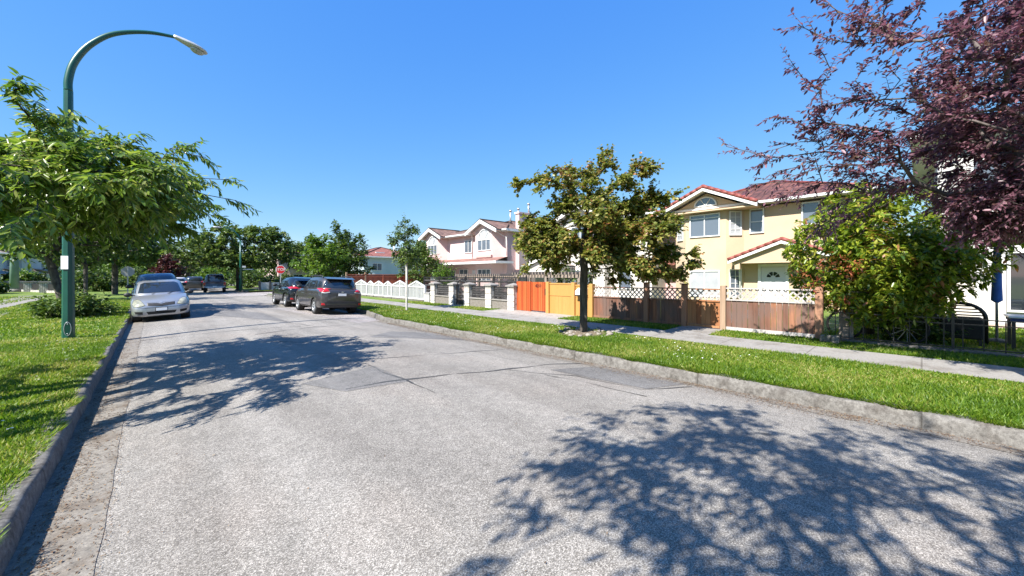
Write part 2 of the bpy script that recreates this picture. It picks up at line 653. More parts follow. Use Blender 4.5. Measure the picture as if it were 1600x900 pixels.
def patch(name, corners, mat, dz):
    a, b2, c2, d = [Vector(q) for q in corners]
    V = []; F = []; n = 14
    for j in range(n + 1):
        for i in range(n + 1):
            p = a.lerp(b2, i / n).lerp(d.lerp(c2, i / n), j / n)
            x = min(max(p.x, XL + 0.3), xr(p.y) - 0.05)
            V.append((x, p.y, road_z(x, p.y) + dz))
    for j in range(n):
        for i in range(n):
            p = j * (n + 1) + i
            F.append((p, p + 1, p + n + 2, p + n + 1))
    return tag(np_mesh(name, np.array(V), np.array(F), mat), kind='structure')


patch('road_patch', [gz(585, 572), gz(640, 596), gz(540, 612), gz(470, 600)], M_PATCH, 0.004)
patch('road_patch', [gz(860, 578), gz(1010, 608), gz(1075, 600), gz(960, 570)], M_PATCH, 0.004)
patch('road_patch', [gz(575, 527), gz(730, 532), gz(690, 521), gz(610, 518)], M_PATCH, 0.004)
patch('road_patch', [gz(320, 492), gz(450, 503), gz(410, 489), gz(330, 482)], M_PATCH, 0.004)
patch('road_patch', [gz(420, 482), gz(560, 505), gz(600, 500), gz(505, 480)], M_PINK, 0.005)
for pts, w in (
    ([(400, 523), (480, 512), (560, 507)], .05),
    ([(400, 534), (530, 536), (575, 524), (730, 531)], .055),
    ([(540, 607), (600, 598), (650, 592), (760, 580), (860, 570), (910, 568)], .06),
    ([(575, 570), (638, 596), (675, 615)], .035),
    ([(585, 562), (690, 553), (790, 546)], .03),
    ([(795, 578), (900, 588), (1000, 609), (1080, 604)], .03),
    ([(850, 586), (930, 600), (1010, 620)], .022),
    ([(210, 534), (330, 520), (400, 514), (470, 510)], .04),  # the lamp post's cast shadow, painted as a dark ribbon
    ([(300, 504), (420, 498), (500, 512)], .03),
):
    ribbon([gz(*p) for p in pts], w)


# ------------------------------------------------------------------ trees and foliage
def unit(a):
    return a / np.maximum(np.linalg.norm(a, axis=-1, keepdims=True), 1e-9)


def leaves_np(P, D, Nn, L, W, fold=0.12, droop=0.15):
    """leaf blades: six vertices, two quads folded along the midrib"""
    D = unit(D); S = unit(np.cross(D, Nn)); U = np.cross(S, D)
    L = L[:, None]; W = W[:, None]
    dz = np.array([0, 0, -1.0])
    base = P
    tip = P + D * L + dz * L * droop
    a1 = P + D * L * 0.28 + dz * L * droop * 0.15
    a2 = P + D * L * 0.66 + dz * L * droop * 0.5
    lift = U * W * fold * 2
    V = np.stack([base, a1 + S * W * 0.85 + lift, a2 + S * W * 0.8 + lift, tip, a2 - S * W * 0.8 + lift, a1 - S * W * 0.85 + lift], 1)
    n = len(P)
    o = (np.arange(n) * 6)[:, None]
    F = np.concatenate([o + np.array([[0, 3, 2, 1]]), o + np.array([[0, 5, 4, 3]])], 1).reshape(-1, 4)
    return V.reshape(-1, 3), F


def grow(attr, trunk, rng, pen=0.3, bend=0.25, sag=0.0, fork=None):
    """branch skeleton: trunk polyline, then each crown point joined to the nearest, cheapest place of what has grown"""
    nodes = [Vector(p) for p in trunk]
    par = [-1] + list(range(len(trunk) - 1))
    cost = [0.0] * len(trunk)
    for i in range(1, len(trunk)): cost[i] = cost[i - 1] + (nodes[i] - nodes[i - 1]).length * 0.25
    start = fork or max(1, len(trunk) // 2)
    pos = np.array([tuple(p) for p in nodes])
    top = pos[-1]
    order = np.argsort(np.linalg.norm(attr - top, axis=1) + 0.0)
    cst = np.array(cost)
    ends = []
    for ai in order:
        a = attr[ai]
        d = np.linalg.norm(pos - a, axis=1) + pen * cst
        # branches leave upwards and outwards: joining a node that lies higher is dearer
        d = d + 0.5 * np.maximum(0, pos[:, 2] - a[2])
        d[:start] += 50
        j = int(np.argmin(d))
        p0 = Vector(pos[j]); p1 = Vector(a)
        ln = (p1 - p0).length
        ns = max(1, min(5, int(ln / 0.3)))
        pd = (p0 - Vector(pos[par[j]])).normalized() if par[j] >= 0 else Vector((0, 0, 1))
        mid = p0.lerp(p1, 0.5) + pd * ln * bend + Vector((0, 0, ln * sag)) + Vector(rng.normal(0, 0.04 * ln, 3))
        last = j
        new = []
        for k in range(1, ns + 1):
            t = k / ns
            q = p0.lerp(mid, t).lerp(mid.lerp(p1, t), t)
            par.append(last); last = len(par) - 1
            new.append(tuple(q))
            nodes.append(q)
        cn = cst[j]
        pos = np.vstack([pos, np.array(new)])
        cst = np.concatenate([cst, cn + ln * np.arange(1, ns + 1) / ns])
        ends.append((last, ai))
    return pos, par, ends


def radii_of(pos, par, r_tip, r_base, ex=2.3):
    n = len(pos)
    acc = np.zeros(n)
    child = [0] * n
    for i in range(n):
        if par[i] >= 0: child[par[i]] += 1
    for i in range(n - 1, -1, -1):
        if child[i] == 0: acc[i] = r_tip ** ex
        if par[i] >= 0: acc[par[i]] += acc[i]
    r = acc ** (1 / ex)
    k = math.log(r_base / r_tip) / math.log(max(r[0] / r_tip, 1.01))
    return r_tip * (r / r_tip) ** k


def branches_mesh(name, pos, par, r, mat, parent, n=6, trunk_n=0, min_r=0.0):
    V = []; F = []
    for i in range(len(pos)):
        j = par[i]
        if j < 0 or r[i] < min_r: continue
        a = Vector(pos[j]); b2 = Vector(pos[i])
        t = b2 - a
        if t.length < 1e-5: continue
        t.normalize()
        up = Vector((0, 0, 1)) if abs(t.z) < 0.9 else Vector((1, 0, 0))
        s = t.cross(up).normalized(); q = t.cross(s)
        r0 = min(r[j], r[i] * 1.35); r1 = r[i]
        m_ = 10 if i < trunk_n else (n if r1 > 0.012 else 4)
        o = len(V)
        b3 = b2 + t * r1 * 0.5
        for (c0, rr) in ((a, r0), (b3, r1)):
            for k in range(m_):
                an = 2 * PI * k / m_
                V.append(tuple(c0 + (s * math.cos(an) + q * math.sin(an)) * rr))
        for k in range(m_):
            F.append((o + k, o + (k + 1) % m_, o + m_ + (k + 1) % m_, o + m_ + k))
    return np_mesh(name, np.array(V), np.array(F), mat, parent, smooth=True)


def blob_points(rng, blobs, n, hollow=0.0):
    """n points spread through ellipsoids ((cx,cy,cz),(rx,ry,rz),weight)"""
    w = np.array([b_[2] for b_ in blobs], float); w /= w.sum()
    ids = rng.choice(len(blobs), n, p=w)
    d = unit(rng.normal(size=(n, 3)))
    rad = (hollow + (1 - hollow) * rng.random(n)) ** (1 / 2.2)
    c = np.array([b_[0] for b_ in blobs])[ids]; rr = np.array([b_[1] for b_ in blobs])[ids]
    return c + d * rr * rad[:, None], d, ids


def make_tree(name, label, base, trunk, blobs, n_attr, twigs, per_twig, leaf_len, leaf_w, lmat, bmat, seed,
              r_base=0.1, r_tip=0.006, twig_len=0.35, droop=0.25, hang=0.0, cat='tree', group=None, hollow=0.0,
              sag=0.0, pen=0.3, spread=0.5, up=0.2, extra=None, twig_mesh=False, cull=None, part='crown', whorl=False, fold=0.12, thin_f=0.45, fork=None):
    rng = np.random.default_rng(seed)
    root = thing(name, label, cat, base, group=group)
    attr, _, _ = blob_points(rng, blobs, n_attr, hollow)
    if cull is not None: attr = attr[cull(attr)]
    n_main = len(attr)
    if extra is not None: attr = np.vstack([attr, np.array(extra)])
    pos, par, ends = grow(attr, trunk, rng, pen=pen, sag=sag, fork=fork)
    r = radii_of(pos, par, r_tip, r_base)
    branches_mesh('trunk', pos, par, r, bmat, root, trunk_n=len(trunk))
    # twigs: from the branch ends and the thin stretches before them
    e = np.array([q[0] for q in ends])
    thin = np.array([q[1] >= n_main for q in ends])
    pe = pos[e]; pp = pos[np.array(par)[e]]
    bd = unit(pe - pp)
    cen = attr.mean(0)
    k = twigs
    idx = np.repeat(np.arange(len(e)), np.where(thin, max(1, int(k * thin_f)), k))
    t0 = rng.random(len(idx)) ** 0.7
    P0 = pp[idx] + (pe - pp)[idx] * t0[:, None]
    out = unit(P0 - cen)
    D = unit(bd[idx] * 0.8 + out * 0.6 + rng.normal(0, spread, (len(idx), 3)) + np.array([0, 0, up]))
    TL = twig_len * (0.5 + rng.random(len(idx)) * 0.9)
    ii = np.repeat(np.arange(len(idx)), per_twig)
    tt = (np.tile(np.arange(per_twig), len(idx)) + rng.random(len(ii)) * 0.8) / per_twig
    if whorl: tt = 0.75 + 0.25 * tt
    s = TL[ii] * tt
    LP = P0[ii] + D[ii] * s[:, None] + np.array([0, 0, -1.0]) * (hang * s * tt)[:, None]
    if twig_mesh:
        V = []; F = []
        for q in range(len(idx)):
            a = P0[q]; m_ = a + D[q] * TL[q] * 0.5 + np.array([0, 0, -1]) * hang * TL[q] * 0.25; z = a + D[q] * TL[q] + np.array([0, 0, -1]) * hang * TL[q]
            sd = np.cross(D[q], [0, 0, 1.0]); sd = sd / (np.linalg.norm(sd) + 1e-6); qd = np.cross(sd, D[q])
            o = len(V)
            for c0, w_ in ((a, 0.0045), (m_, 0.003), (z, 0.001)):
                for an in (0, 2.09, 4.19): V.append(c0 + (sd * math.cos(an) + qd * math.sin(an)) * w_)
            for h in (0, 3):
                for b3 in range(3): F.append((o + h + b3, o + h + (b3 + 1) % 3, o + h + 3 + (b3 + 1) % 3, o + h + 3 + b3))
        np_mesh('twigs', np.array(V), np.array(F), bmat, root)
    n = len(LP)
    side = unit(np.cross(D[ii], np.array([0, 0, 1.0]) + rng.normal(0, 0.3, (n, 3))))
    sgn = np.where(np.tile(np.arange(per_twig), len(idx)) % 2 == 0, 1.0, -1.0)
    if whorl:
        ang = rng.random(n) * 6.283
        s2 = np.cross(D[ii], side)
        LD = unit(D[ii] * 0.45 + side * np.cos(ang)[:, None] + s2 * np.sin(ang)[:, None] + np.array([0, 0, -droop]))
    else:
        LD = unit(D[ii] * 0.7 + side * sgn[:, None] * 0.8 + rng.normal(0, 0.3, (n, 3)) + np.array([0, 0, -droop]))
    NN = unit(np.array([0, 0, 1.0]) + rng.normal(0, 0.45, (n, 3)))
    LL = leaf_len * (0.65 + 0.6 * rng.random(n))
    V, F = leaves_np(LP, LD, NN, LL, leaf_w * LL / leaf_len, fold=fold)
    np_mesh(part, V, F, lmat, root)
    return root


BARK = surf('bark grey', (0.10, 0.085, 0.07), (0.22, 0.20, 0.17), 16, 0.9, 0.6, 40, 0.02, stretch=(1, 1, 0.25))
BARK_D = surf('bark dark', (0.045, 0.037, 0.03), (0.11, 0.095, 0.08), 14, 0.9, 0.6, 40, 0.02, stretch=(1, 1, 0.25))
BARK_P = surf('bark pale', (0.35, 0.33, 0.30), (0.55, 0.53, 0.49), 12, 0.85, 0.4, 40, 0.01, stretch=(1, 1, 0.3))
BARK_PLUM = surf('bark plum', (0.06, 0.047, 0.043), (0.13, 0.108, 0.10), 12, 0.8, 0.4, 40, 0.01, stretch=(1, 1, 0.3))
L_CHERRY = leaf_mat('cherry leaf', [(0.0, (0.06, 0.115, 0.018)), (0.45, (0.125, 0.20, 0.03)), (0.8, (0.20, 0.265, 0.05)), (1.0, (0.32, 0.34, 0.12))], 0.46, 0.28, back=1.4)
L_PLUM = leaf_mat('plum leaf', [(0.0, (0.08, 0.033, 0.048)), (0.5, (0.17, 0.078, 0.108)), (0.85, (0.28, 0.15, 0.185)), (1.0, (0.19, 0.13, 0.09))], 0.36, 0.40, back=1.4, tint=(1.0, 0.8, 0.85))
L_MAPLE = leaf_mat('maple leaf', [(0.0, (0.075, 0.12, 0.025)), (0.45, (0.19, 0.215, 0.045)), (0.78, (0.31, 0.285, 0.08)), (0.92, (0.34, 0.24, 0.08)), (1.0, (0.30, 0.13, 0.06))], 0.38, 0.4)
L_DARK = leaf_mat('dark leaf', [(0.0, (0.028, 0.06, 0.012)), (0.6, (0.065, 0.115, 0.018)), (1.0, (0.12, 0.16, 0.028))], 0.32, 0.45, 0.5)
L_MID = leaf_mat('mid leaf', [(0.0, (0.045, 0.085, 0.02)), (0.5, (0.09, 0.145, 0.03)), (1.0, (0.16, 0.20, 0.05))], 0.36, 0.45, 0.5)
L_BRIGHT = leaf_mat('bright leaf', [(0.0, (0.05, 0.11, 0.012)), (0.5, (0.10, 0.18, 0.02)), (1.0, (0.17, 0.24, 0.03))], 0.4, 0.45, 0.6)
L_RHODO = leaf_mat('shrub leaf', [(0.0, (0.06, 0.12, 0.015)), (0.4, (0.16, 0.23, 0.022)), (0.75, (0.29, 0.33, 0.035)), (0.95, (0.38, 0.37, 0.06)), (1.0, (0.34, 0.16, 0.08))], 0.4, 0.33, 1.5)
L_RED = leaf_mat('red leaf', [(0.0, (0.03, 0.008, 0.010)), (1.0, (0.09, 0.02, 0.022))], 0.25, 0.45)
L_REDTIP = leaf_mat('new shoot leaf', [(0.0, (0.25, 0.05, 0.03)), (0.6, (0.35, 0.12, 0.06)), (1.0, (0.3, 0.2, 0.06))], 0.3, 0.4)


def zl(x, y): return lawn_z(x, y)


# -- near cherry on the left verge, trunk just outside the picture
bz = zl(-2.3, 7.6)
rg = np.random.default_rng(5)
cherry_blobs = [((-2.2, 7.8, 3.0), (2.4, 2.6, 0.6), 3), ((-1.0, 8.6, 3.1), (1.6, 2.0, 0.65), 3.0), ((-0.6, 7.6, 2.95), (1.1, 1.2, 0.45), 1.4),
                ((-1.7, 10.2, 3.0), (1.6, 1.5, 0.7), 1.6), ((-0.3, 9.6, 2.95), (1.0, 1.2, 0.5), 1.0), ((-2.6, 5.8, 2.6), (1.6, 1.2, 0.45), 0.8),
                ((-1.3, 8.9, 3.5), (1.3, 1.6, 0.35), 1.0), ((-4.2, 8.0, 3.0), (1.6, 2.2, 0.7), 1)]
spr = []
for tip in ((0.55, 8.0, 3.7), (0.45, 8.3, 3.9), (1.0, 8.6, 3.45), (1.05, 8.1, 3.1), (0.75, 8.6, 2.75), (0.35, 8.4, 3.15), (0.6, 9.6, 2.6), (-1.0, 7.0, 3.85), (-0.9, 7.4, 3.75), (-1.2, 7.0, 3.9), (-0.2, 8.2, 3.75),
            (-0.95, 5.4, 2.05), (0.9, 9.6, 3.1), (0.2, 9.0, 2.9)):
    tp = np.array(tip); c0 = np.array((-1.0, 8.2, 3.1))
    for k in (0.55, 0.7, 0.85, 1.0): spr.append(c0 + (tp - c0) * k + rg.normal(0, 0.05, 3))
def low_top(a):                                            # crown top cut to a plane sloping up from the camera
    return a[:, 2] < 1.7 + 0.355 * (0.683 * a[:, 0] + 0.73 * a[:, 1])
make_tree('cherry_tree', 'near cherry tree with long drooping green leaves before the left lamp post', (-2.3, 7.6, bz),
          [(-2.3, 7.6, bz - 0.05), (-2.28, 7.62, 0.7), (-2.24, 7.68, 1.2), (-2.2, 7.75, 1.6), (-2.15, 7.8, 2.0)],
          cherry_blobs, 540, 9, 13, 0.108, 0.0180, L_CHERRY, BARK_D, 21, r_base=0.14, twig_len=0.34, droop=0.7, hang=0.35, extra=spr, twig_mesh=True, sag=0.12, spread=0.55, up=0.1, cull=low_top)

# -- the next cherry, level with the camera and out of the picture, that shades the right half of the road
def keep_out(a):
    d = 0.683 * a[:, 0] + 0.73 * a[:, 1]
    return d < 2.0
make_tree('cherry_tree', 'tall cherry tree on the left verge beside the camera that shades the near road', (-2.4, -1.2, zl(-2.4, -1.2)),
          [(-2.4, -1.2, 0.1), (-2.35, -1.15, 1.2), (-2.3, -1.1, 2.0), (-2.2, -1.0, 2.8), (-2.1, -0.9, 3.4)],
          [((-2.0, -0.8, 4.8), (2.6, 2.6, 1.1), 3), ((-0.6, -0.2, 4.9), (1.7, 2.2, 0.9), 2.4), ((-1.2, 1.0, 4.9), (1.3, 0.9, 0.6), 1), ((0.1, -1.8, 4.8), (1.3, 1.5, 0.8), 1.2), ((-1.0, -2.6, 4.7), (1.8, 1.4, 1.0), 1)],
          250, 6, 8, 0.11, 0.023, L_CHERRY, BARK_D, 22, r_base=0.15, twig_len=0.42, droop=0.6, hang=0.4, sag=0.1, cull=keep_out)

# -- purple-leaved plum on the right verge
pz = zl(8.0, -1.35)
plum_blobs = [((8.2, -1.5, 4.0), (2.3, 1.5, 1.7), 3), ((9.8, -1.0, 3.2), (1.4, 1.0, 0.9), 2.2), ((8.6, -0.7, 2.7), (1.1, 0.7, 0.55), 1.6), ((7.0, -0.9, 4.6), (1.2, 0.9, 1.0), 1.0),
              ((9.6, -1.9, 2.9), (1.5, 1.1, 0.9), 1.6), ((8.4, -1.8, 5.6), (2.0, 1.5, 1.2), 2.0), ((10.0, -1.3, 4.4), (1.4, 1.2, 1.3), 2.4), ((9.0, -0.9, 4.6), (1.4, 0.9, 1.5), 2.4),
              ((7.5, 0.5, 3.8), (0.9, 0.9, 0.6), 0.45), ((7.1, 0.1, 4.9), (0.9, 0.8, 0.7), 0.45), ((8.6, 0.2, 3.2), (0.9, 0.8, 0.6), 0.5), ((9.4, -0.1, 4.3), (1.2, 0.5, 1.1), 1.6)]
spr = []
for tip in ((7.45, 2.25, 3.85), (7.7, 1.95, 3.7), (7.3, 1.9, 3.2), (7.9, 1.7, 3.0), (6.9, 1.15, 5.35), (7.0, 1.0, 5.7), (6.9, 1.25, 4.9), (7.2, 1.6, 4.2), (8.4, 1.6, 3.1), (7.2, 1.3, 4.6), (6.9, 0.6, 5.6), (8.8, 1.4, 2.6), (9.4, 1.2, 2.6), (8.2, 1.7, 3.6)):
    tp = np.array(tip); c0 = np.array((8.0, -0.4, 3.6))
    for k in (0.5, 0.64, 0.77, 0.9, 1.0): spr.append(c0 + (tp - c0) * k + rg.normal(0, 0.07, 3))
make_tree('plum_tree', 'purple-leaved plum tree reaching over the right verge and the sidewalk', (8.0, -1.35, pz),
          [(8.0, -1.35, pz - 0.05), (8.0, -1.33, 0.9), (8.02, -1.3, 1.5), (8.05, -1.25, 2.0), (8.1, -1.15, 2.5)],
          [((c_[0], c_[1] - (0.18 if w_ > 0.9 else 0), c_[2]), r_, w_) for c_, r_, w_ in plum_blobs], 760, 9, 10, 0.074, 0.0170, L_PLUM, BARK_PLUM, 23, r_base=0.13, twig_len=0.30, droop=0.25, hang=0.15, extra=spr, twig_mesh=True, spread=0.6, up=0.12, pen=0.22)

# -- maple in the right verge: layered sprays
mb_ = []
rm = np.random.default_rng(8)
MX, MY = 8.27, 6.08
for (u, vv, rp) in ((948, 252, 15), (935, 272, 19), (905, 277, 20), (870, 290, 22), (842, 298, 14), (815, 303, 9), (985, 282, 15), (880, 330, 28), (930, 310, 28), (850, 362, 34), (838, 393, 28),
                    (880, 385, 35), (920, 350, 35), (960, 340, 35), (1000, 320, 26), (1028, 316, 16), (985, 370, 35), (1010, 360, 30), (1035, 347, 17), (930, 398, 28), (868, 408, 22), (980, 410, 28),
                    (1022, 396, 24), (1056, 397, 10), (1002, 426, 20), (1040, 426, 15), (972, 436, 16), (940, 378, 32), (826, 420, 12), (830, 375, 20), (960, 300, 20), (1060, 412, 9)):
    for rep in range(2):
        d = 10.1 + (rm.uniform(-1.2, 0.1) if u < 895 else rm.uniform(-1.2, 0.3) if u > 972 else rm.uniform(-1.35, 1.35) * (0.55 if abs(u - 925) > 90 else 1.0))
        l = (u - 800) / 600 * 10.1
        rr = rp / 600 * 10.1
        mb_.append(((0.683 * d + 0.73 * l, 0.73 * d - 0.683 * l, 1.7 + (431 - vv) / 600 * 10.1), (rr * 1.05, rr * 1.05, rr * 0.62), rr ** 2.0))
mz = zl(MX, MY)
make_tree('maple_tree', 'small maple tree with layered olive green leaves in the right verge before the wooden fence', (MX, MY, mz),
          [(MX, MY, mz - 0.06), (MX - 0.01, MY, 0.5), (MX + 0.01, MY + 0.01, 0.9), (MX - 0.01, MY, 1.25), (MX, MY, 1.55), (MX + 0.02, MY, 1.9), (MX, MY + 0.02, 2.4), (MX + 0.05, MY - 0.02, 2.9), (MX + 0.1, MY - 0.05, 3.5), (MX + 0.2, MY - 0.12, 4.2)],
          mb_ + [((8.75, 5.5, 2.75), (0.7, 0.7, 0.55), 1.1), ((8.6, 5.3, 2.2), (0.6, 0.6, 0.4), 0.7)], 720, 8, 8, 0.080, 0.036, L_MAPLE, BARK_D, 24, fork=4, r_base=0.10, r_tip=0.005, twig_len=0.22, droop=0.1, spread=0.6, up=0.05, pen=0.25, twig_mesh=True)

# -- sapling with a pale trunk further along the verge
sx, sy = 8.05, 15.3
sz = zl(sx, sy)
make_tree('sapling_tree', 'thin sapling with a pale straight trunk in the right verge before the pink house', (sx, sy, sz),
          [(sx, sy, sz - 0.05), (sx, sy, 0.8), (sx, sy, 1.5), (sx, sy, 2.1), (sx, sy, 2.6), (sx - 0.05, sy, 3.2), (sx - 0.1, sy, 3.8)],
          [((sx, sy, 2.7), (0.75, 0.75, 0.55), 2), ((sx - 0.1, sy, 3.4), (0.5, 0.5, 0.5), 1), ((sx - 0.35, sy + 0.3, 3.3), (0.5, 0.5, 0.3), 0.6), ((sx + 0.3, sy - 0.2, 3.6), (0.3, 0.3, 0.3), 0.4), ((sx - 0.1, sy, 4.1), (0.15, 0.15, 0.3), 0.3)],
          90, 5, 6, 0.11, 0.03, L_MID, BARK_P, 25, r_base=0.045, r_tip=0.004, twig_len=0.25, droop=0.3, spread=0.6)


def simple_tree(name, label, x, y, h, blobs, n_attr, lmat, seed, leaf=0.2, lw=None, trunk_h=None, r=0.15, lean=(0, 0), tw=5, pt=6, tl=0.5, bmat=None, cat='tree', group=None, up=0.1, hollow=0.0):
    z = 0.05 if Y1 < y < Y2 else zl(x, y)
    th = trunk_h or h * 0.4
    tr = [(x + lean[0] * k / 4, y + lean[1] * k / 4, z - 0.05 + th * k / 4) for k in range(5)]
    return make_tree(name, label, (x, y, z), tr, blobs, n_attr, tw, pt, leaf, lw or leaf * 0.33, lmat, bmat or BARK_D, seed, r_base=r, r_tip=0.012, twig_len=tl, droop=0.3, spread=0.7, up=up, cat=cat, group=group, hollow=hollow)


simple_tree('broadleaf_tree', 'dark tree with a bent trunk on the left verge behind the lamp post', -2.6, 24, 6.2,
            [((-2.6, 24, 4.2), (3.2, 3.4, 1.6), 3), ((-1.3, 24.5, 3.4), (1.7, 1.9, 0.9), 1), ((-3.6, 23, 3.6), (2.2, 2.2, 1.2), 1), ((-1.0, 23.2, 4.4), (1.4, 1.6, 0.9), .8)], 260, L_DARK, 31, 0.17, trunk_h=2.4, r=0.13, lean=(-0.5, 0.3))
simple_tree('broadleaf_tree', 'large dense maple tree with a dark trunk left of the silver car', -2.3, 46, 9.5,
            [((-2.3, 46, 5.8), (3.9, 3.9, 2.9), 3), ((-1.2, 45, 4.2), (2.8, 2.8, 1.5), 1.5), ((-3.6, 46, 7.2), (2.4, 2.4, 1.8), 1), ((-4.5, 44, 4.4), (2.4, 2.4, 1.6), 1), ((-2.2, 46, 8.3), (1.8, 1.8, 0.9), .6)], 420, L_DARK, 32, 0.27, trunk_h=3.2, r=0.2)
simple_tree('broadleaf_tree', 'tree farther along the left verge, half hidden behind the large dense maple', -3.0, 35, 6.4,
            [((-3.2, 35, 4.4), (2.8, 2.8, 1.9), 3), ((-3.8, 36, 3.4), (2.4, 2.4, 1.2), 1)], 200, L_MID, 33, 0.21, trunk_h=2.2, r=0.10)
simple_tree('broadleaf_tree', 'wide spreading cherry tree at the far corner behind the far lamp post', 6.9, 51, 8,
            [((6.9, 51, 4.8), (5.6, 5.0, 2.3), 4), ((3.6, 51, 4.3), (2.6, 2.6, 1.6), 1), ((10.6, 50, 4.4), (2.6, 2.6, 1.8), 1.2), ((6.5, 50, 6.3), (3.2, 3.0, 1.1), 1), ((9.2, 50, 6.4), (2.2, 2.2, 0.9), .7), ((7, 48, 3.4), (3.2, 2.0, 1.0), 1)], 520, L_MID, 34, 0.30, trunk_h=2.2, r=0.30, up=0.15)
simple_tree('broadleaf_tree', 'bright green tree behind the two parked suvs', 10.3, 34.2, 5.2,
            [((10.3, 34.2, 2.9), (1.9, 1.9, 1.7), 3), ((10.0, 34.4, 4.4), (0.9, 0.9, 0.7), 0.8)], 150, L_BRIGHT, 35, 0.21, trunk_h=1.2, r=0.1)
simple_tree('broadleaf_tree', 'dark green loose tree behind the red brown fence', 13.0, 35.6, 6.2,
            [((13.0, 35.6, 3.1), (2.2, 2.2, 1.7), 3), ((12.6, 35.6, 4.9), (1.3, 1.3, 0.9), 0.9), ((12.0, 35.8, 6.0), (0.3, 0.3, 0.5), 0.15), ((14.0, 35.2, 5.0), (0.8, 0.8, 0.3), 0.25)], 190, L_DARK, 36, 0.21, trunk_h=1.6, r=0.12, up=0.3)
simple_tree('broadleaf_tree', 'round green tree beside the left gable of the pink house', 17.2, 30.3, 4.6,
            [((17.2, 30.3, 2.7), (1.9, 1.9, 1.5), 3), ((17.0, 30.5, 3.9), (1.0, 1.0, 0.6), 0.8)], 170, L_MID, 37, 0.19, trunk_h=1.0, r=0.1)
simple_tree('broadleaf_tree', 'small purple-leaved tree at the far end of the street', 1.4, 63, 4.4,
            [((1.4, 63, 2.7), (1.7, 1.7, 1.7), 3)], 90, L_RED, 38, 0.27, trunk_h=1.2, r=0.09)
simple_tree('shrub', 'bright lime shrub behind the dark pickup', 5.6, 60, 2.6,
            [((5.6, 60, 1.7), (1.5, 1.5, 0.9), 3)], 60, L_BRIGHT, 39, 0.25, trunk_h=0.5, r=0.05, cat='shrub')
for i, (x, y, s, mt, lb) in enumerate(((-1.2, 76, 1.0, L_BRIGHT, 'pale green tree at the far left end of the street'), (-7, 84, 1.3, L_DARK, 'dark tree beyond the left houses at the end of the street'),
                                       (4.5, 86, 1.25, L_MID, 'tall tree closing the far end of the street'), (14.5, 62, 1.0, L_MID, 'tree behind the dark panel fence across the cross street'),
                                       (18, 56, 1.0, L_DARK, 'tree left of the blue grey house with the red roof'), (29.5, 52, 1.1, L_MID, 'tree right of the blue grey house with the red roof'))):
    simple_tree('broadleaf_tree', lb, x, y, 7 * s, [((x, y, 3.9 * s), (3.4 * s, 3.4 * s, 2.6 * s), 3), ((x + 1.3, y - .6, 5.4 * s), (1.8 * s, 1.8 * s, 1.2 * s), 1), ((x - 1.4, y - .5, 3.0 * s), (2.4 * s, 2.0 * s, 1.3 * s), 1)], 200, mt, 50 + i, 0.34, trunk_h=1.8, r=0.2)

# far-off wood closing the view behind the houses and at the end of the street
rw_ = np.random.default_rng(91)
bl = []
for k in range(46):
    a = math.radians(-75 + 118 * k / 45) ; q = 150 + 22 * math.sin(k * 2.3)
    bl.append(((q * math.sin(a), q * math.cos(a), 4.2 + 1.2 * math.sin(k * 1.7)), (9.0, 9.0, 4.6 + 1.6 * math.sin(k * 2.9)), 1))
PW, DW, _ = blob_points(rw_, bl, 42000, 0.5)
V, F = leaves_np(PW, unit(rw_.normal(0, 1, PW.shape)), unit(DW + rw_.normal(0, .6, PW.shape) + np.array([0, 0, .5])), 0.9 + .7 * rw_.random(len(PW)), np.full(len(PW), .42))
tag(np_mesh('woods', V, F, L_DARK), 'far green tree line beyond the houses', 'woods', kind='stuff')

for i, (x, y, rx, h, mt, lb) in enumerate(((-4.2, 55, 2.2, 2.2, L_DARK, 'dark rounded shrub on the left lawn behind the octagonal sign'), (-7.5, 66, 2.6, 2.4, L_DARK, 'dark wide shrub in front of the left houses'),
                                            (-1.9, 68, 2.4, 2.6, L_MID, 'green shrub mass left of the purple tree at the street end'), (-10.5, 52, 1.6, 1.3, L_DARK, 'low dark shrub inside the left corner fence'),
                                            (8.8, 58, 2.4, 2.2, L_DARK, 'dark shrub under the wide spreading cherry tree'), (11.5, 55, 2.0, 1.8, L_MID, 'green shrub behind the grey panel fence'),
                                            (-3.2, 77, 3.0, 3.2, L_DARK, 'tall dark hedge bush at the far left of the street end'), (7.2, 70, 3.0, 3.0, L_DARK, 'dark bush beyond the navy pickup truck'))):
    simple_tree('shrub', lb, x, y, h, [((x, y, h * .55), (rx, rx, h * .5), 3), ((x + rx * .5, y - .6, h * .45), (rx * .6, rx * .6, h * .35), 1)], 110, mt, 120 + i, 0.24, trunk_h=0.3, r=0.06, cat='shrub', up=0.3)

# -- shrubs
simple_tree('shrub', 'low leafy suckers at the foot of the bent trunk behind the lamp post', -2.2, 21.4, 1.0,
            [((-2.2, 21.4, 0.6), (0.8, 1.0, 0.4), 3), ((-1.75, 21.8, 0.5), (0.7, 1.0, 0.3), 1), ((-2.6, 21.6, 0.5), (0.6, 0.8, 0.3), 1)], 110, L_DARK, 61, 0.14, 0.035, trunk_h=0.15, r=0.03, tl=0.35, cat='shrub', up=0.4)
simple_tree('shrub', 'round yellow green shrub in a front yard behind the left corner fence', -10.4, 66, 2.0,
            [((-10.4, 66, 1.5), (1.2, 1.8, 0.8), 3)], 60, L_BRIGHT, 62, 0.22, trunk_h=0.4, r=0.05, cat='shrub')
simple_tree('shrub', 'upright leafy shrub behind the left end of the stone wall', 14.2, 21.9, 2.4,
            [((14.2, 21.9, 1.7), (0.5, 0.5, 0.75), 3)], 60, L_BRIGHT, 63, 0.12, trunk_h=0.6, r=0.03, cat='shrub')
